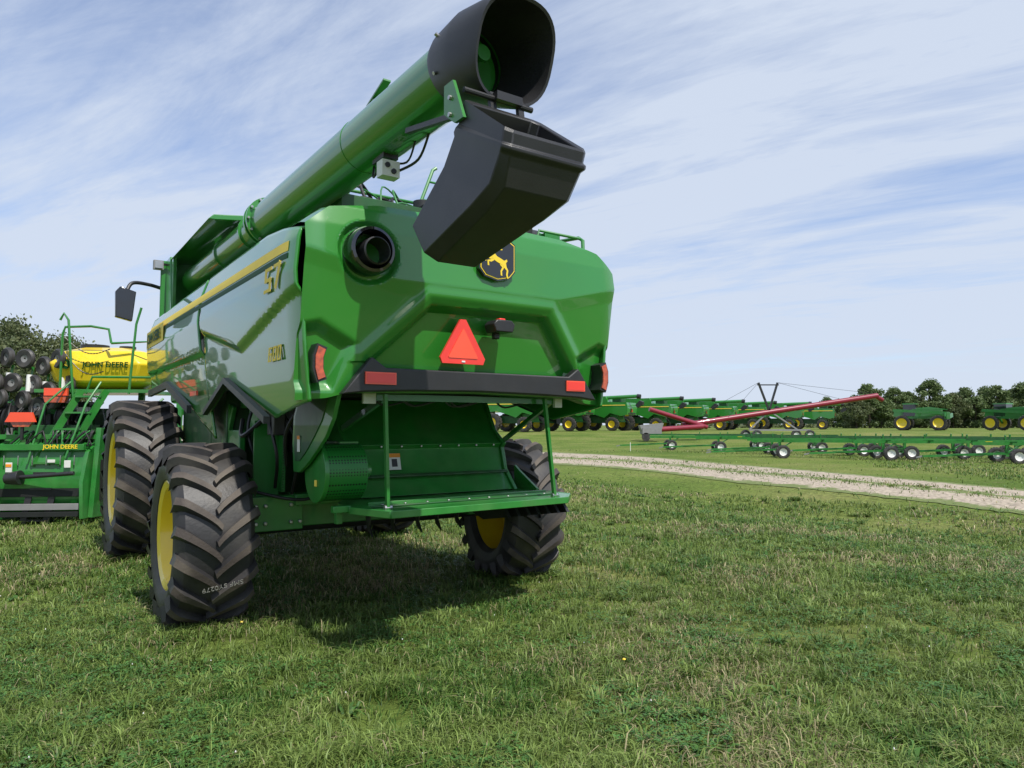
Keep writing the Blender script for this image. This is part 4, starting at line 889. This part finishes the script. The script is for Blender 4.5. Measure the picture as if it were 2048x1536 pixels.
def far_combine(x,y,rz):
    e=empty('combine_harvester',(x,y,Tz(x,y)),rz,'green combine harvester parked in the far row, auger folded','combine harvester','combine harvesters parked in a row')
    for o in FB:
        c=o.copy(); COL.objects.link(c); c.parent=e
    for (o,px_,py_,r) in((wf,-1.6,3.8,1.0),(wf,1.6,3.8,1.0),(wr,-1.55,0,.78),(wr,1.55,0,.78)):
        c=o.copy(); COL.objects.link(c); c.parent=e; c.location=(px_,py_,r)
for u,d,a in [(1062,76,62),(1150,80,60),(1235,83,58),(1320,88,60),(1385,93,60),(1445,98,60),(1510,104,60),(1580,108,60),(1645,114,62)]:
    far_combine((u-1024)/1420*d,d,R(a))
for o in FB+[wf,wr]: bpy.data.objects.remove(o)
RA=empty('grain_auger',(21,62,Tz(21,62)),0,'long red portable grain auger with dark mast','grain auger')
g=Geo(); g.cyl((-6.2,0,1.3),(12.2,2.5,4.0),.24,REDP,n=20); g.cyl((12.0,2.45,3.98),(12.7,2.6,3.6),.2,REDP,n=16)
g.build('auger_tube',RA)
g=Geo(); g.cyl((-9.2,-1,2.7),(-4.0,0,1.15),.2,REDP,n=16); g.cyl((-8.8,-2,.95),(-4.5,-.5,1.2),.22,REDP,n=16); g.build('swing_tube',RA)
g=Geo(); g.box((-9.3,-2,.85),(1.6,1.2,.5),GREY); g.prism([(-10.0,.5),(-8.6,.5),(-8.3,1.5),(-10.3,1.3)],1,-2.5,-1.5,GREY); g.cyl((-9.8,-2.6,.35),(-9.8,-2.45,.35),.35,RUBBER,n=18); g.build('intake_hopper',RA)
g=Geo()
g.bar((1.8,1,2.6),(.9,1,5.1),.16,.16,BLACKP); g.bar((1.8,1,2.6),(2.6,1,5.1),.16,.16,BLACKP); g.bar((.8,1,4.9),(2.7,1,4.9),.1,.1,BLACKP); g.bar((1.8,1,2.6),(0,1,.9),.12,.12,GREY); g.bar((1.8,1,2.6),(4.5,1.5,.9),.12,.12,GREY); g.bar((0,1,.9),(5.5,1.2,.9),.14,.14,GREY)
for a,b in(((.9,1,5.1),(-6,0,1.5)),((2.6,1,5.1),(12,2.5,4.2)),((2.6,1,5.1),(8.5,2,3.7)),((.9,1,5.1),(-2,.3,2.1))): g.tube([a,b],.013,DARK,4)
g.build('mast_frame',RA)
for x in(0.2,4.8):
    for yy in(-.4,2.6):
        q=simple_wheel(.45,.25,.25,WHITE).build('wheel',RA,(x,yy,.45)); q.rotation_euler=(0,0,R(90))
def cart_parts(Ln):
    g=Geo(); g.bar((-Ln/2,0,.85),(Ln/2,0,.85),.14,.14,GREENF)
    g.bar((-Ln/2,.55,1.02),(Ln/2,.55,1.02),.06,.08,GREEND); g.bar((-Ln/2,-.55,.98),(Ln/2,-.55,.98),.05,.06,GREENF)
    for x in(-Ln*.32,-Ln*.1,Ln*.12,Ln*.34): g.bar((x,-.6,.92),(x,.6,.92),.08,.08,GREENF); g.bar((x,.55,.85),(x,.5,1.2),.08,.05,GREENF)
    for x in(-Ln*.34,Ln*.34): g.bar((x,-.95,.42),(x,.95,.42),.10,.10,GREENF); g.bar((x,0,.42),(x,0,.85),.12,.12,GREENF); g.bar((x,0,.45),(x+(.6 if x<0 else -.6),0,.82),.06,.06,GREENF)
    g.bar((-Ln*.34,0,.42),(-Ln/2-2.0,0,.28),.09,.09,GREENF); g.bar((-Ln*.34,-.5,.42),(-Ln/2-.9,0,.36),.06,.06,GREENF); g.bar((-Ln*.34,.5,.42),(-Ln/2-.9,0,.36),.06,.06,GREENF); g.bar((-Ln/2-2,0,.28),(-Ln/2-2.25,0,.22),.05,.06,GREY)
    g.box((Ln/2,0,.85),(.05,.3,.12),REDO); g.box((Ln*.2,-.09,.86),(.3,.02,.08),YELLOW)
    return g
cartm=cart_parts(8.5).build('cart_frame'); cw=simple_wheel(.33,.22,.18,WHITE).build('wheel')
carts=[(13.6,48.0,-6),(15.6,43.5,-9),(17.6,40,-7),(16.4,35.5,-12),(21.6,38.5,-5),(20.6,33.6,-9),(24.6,34.8,-6),(24.2,30.2,-11),(28.5,31.5,-7)]
for (x,y,a) in carts:
    e=empty('header_cart',(x,y,Tz(x,y)),R(a),'empty green header transport cart with white-rimmed wheels','trailer','header carts parked on the grass')
    c=cartm.copy(); COL.objects.link(c); c.parent=e
    for px_ in(-8.5*.34,8.5*.34):
        for py_ in(-.98,.98):
            c=cw.copy(); COL.objects.link(c); c.parent=e; c.location=(px_,py_,.33); c.rotation_euler=(0,0,R(90))
bpy.data.objects.remove(cartm); bpy.data.objects.remove(cw)
def sprayer():
    b=Geo(); b.box((0,0,1.65),(1.6,5.5,.3),GREENF); b.prism([(-2.2,1.8),(-2.1,2.8),(-.9,3.0),(.6,2.9),(.8,1.8)],0,-.9,.9,GREEN); b.prism([(2.1,1.8),(2.1,2.7),(3.2,2.5),(3.3,1.8)],0,-.7,.7,GREEN); b.box((0,1.4,3.42),(1.7,1.6,.15),GREEN)
    for s in(-1,1):
        b.bar((s*1.3,-2.6,2.2),(s*1.45,3.2,2.6),.25,.35,GREENF); b.bar((s*1.35,-2.6,2.7),(s*1.45,1.0,2.7),.08,.1,GREENF); b.bar((s*.5,-2.6,1.6),(s*3.5,-2.9,2.0),.12,.5,GREENF)
        for yy in(-1.9,2.2): b.bar((s*.7,yy,1.6),(s*1.4,yy,.95),.2,.2,GREENF)
    b.box((0,-2.7,1.9),(3.5,.3,.9),GREENF)
    c=Geo(); c.box((0,1.4,2.6),(1.55,1.45,1.5),GLASS); return b.build('sprayer_body'),c.build('cab')
sb,sc_=sprayer(); sw=simple_wheel(.95,.42,.6).build('wheel')
for (u,d,a) in[(1845,92,52),(2030,90,30)]:
    x=(u-1024)/1420*d; e=empty('field_sprayer',(x,d,Tz(x,d)),R(a),'tall green self-propelled sprayer with yellow wheels on grass','sprayer','sprayers parked by the far trees')
    for o in(sb,sc_): c=o.copy(); COL.objects.link(c); c.parent=e
    for px_ in(-1.5,1.5):
        for py_ in(-1.9,2.2): c=sw.copy(); COL.objects.link(c); c.parent=e; c.location=(px_,py_,.95)
for o in(sb,sc_,sw): bpy.data.objects.remove(o)
g=Geo(); g.bar((0,0,0),(0,0,.55),.03,.03,WHITE); o=g.build('marker_stake',None,((1260-1024)/1420*45,45,0)); o['label']='thin white marker stake standing in mown grass'; o['category']='stake'
print('done')
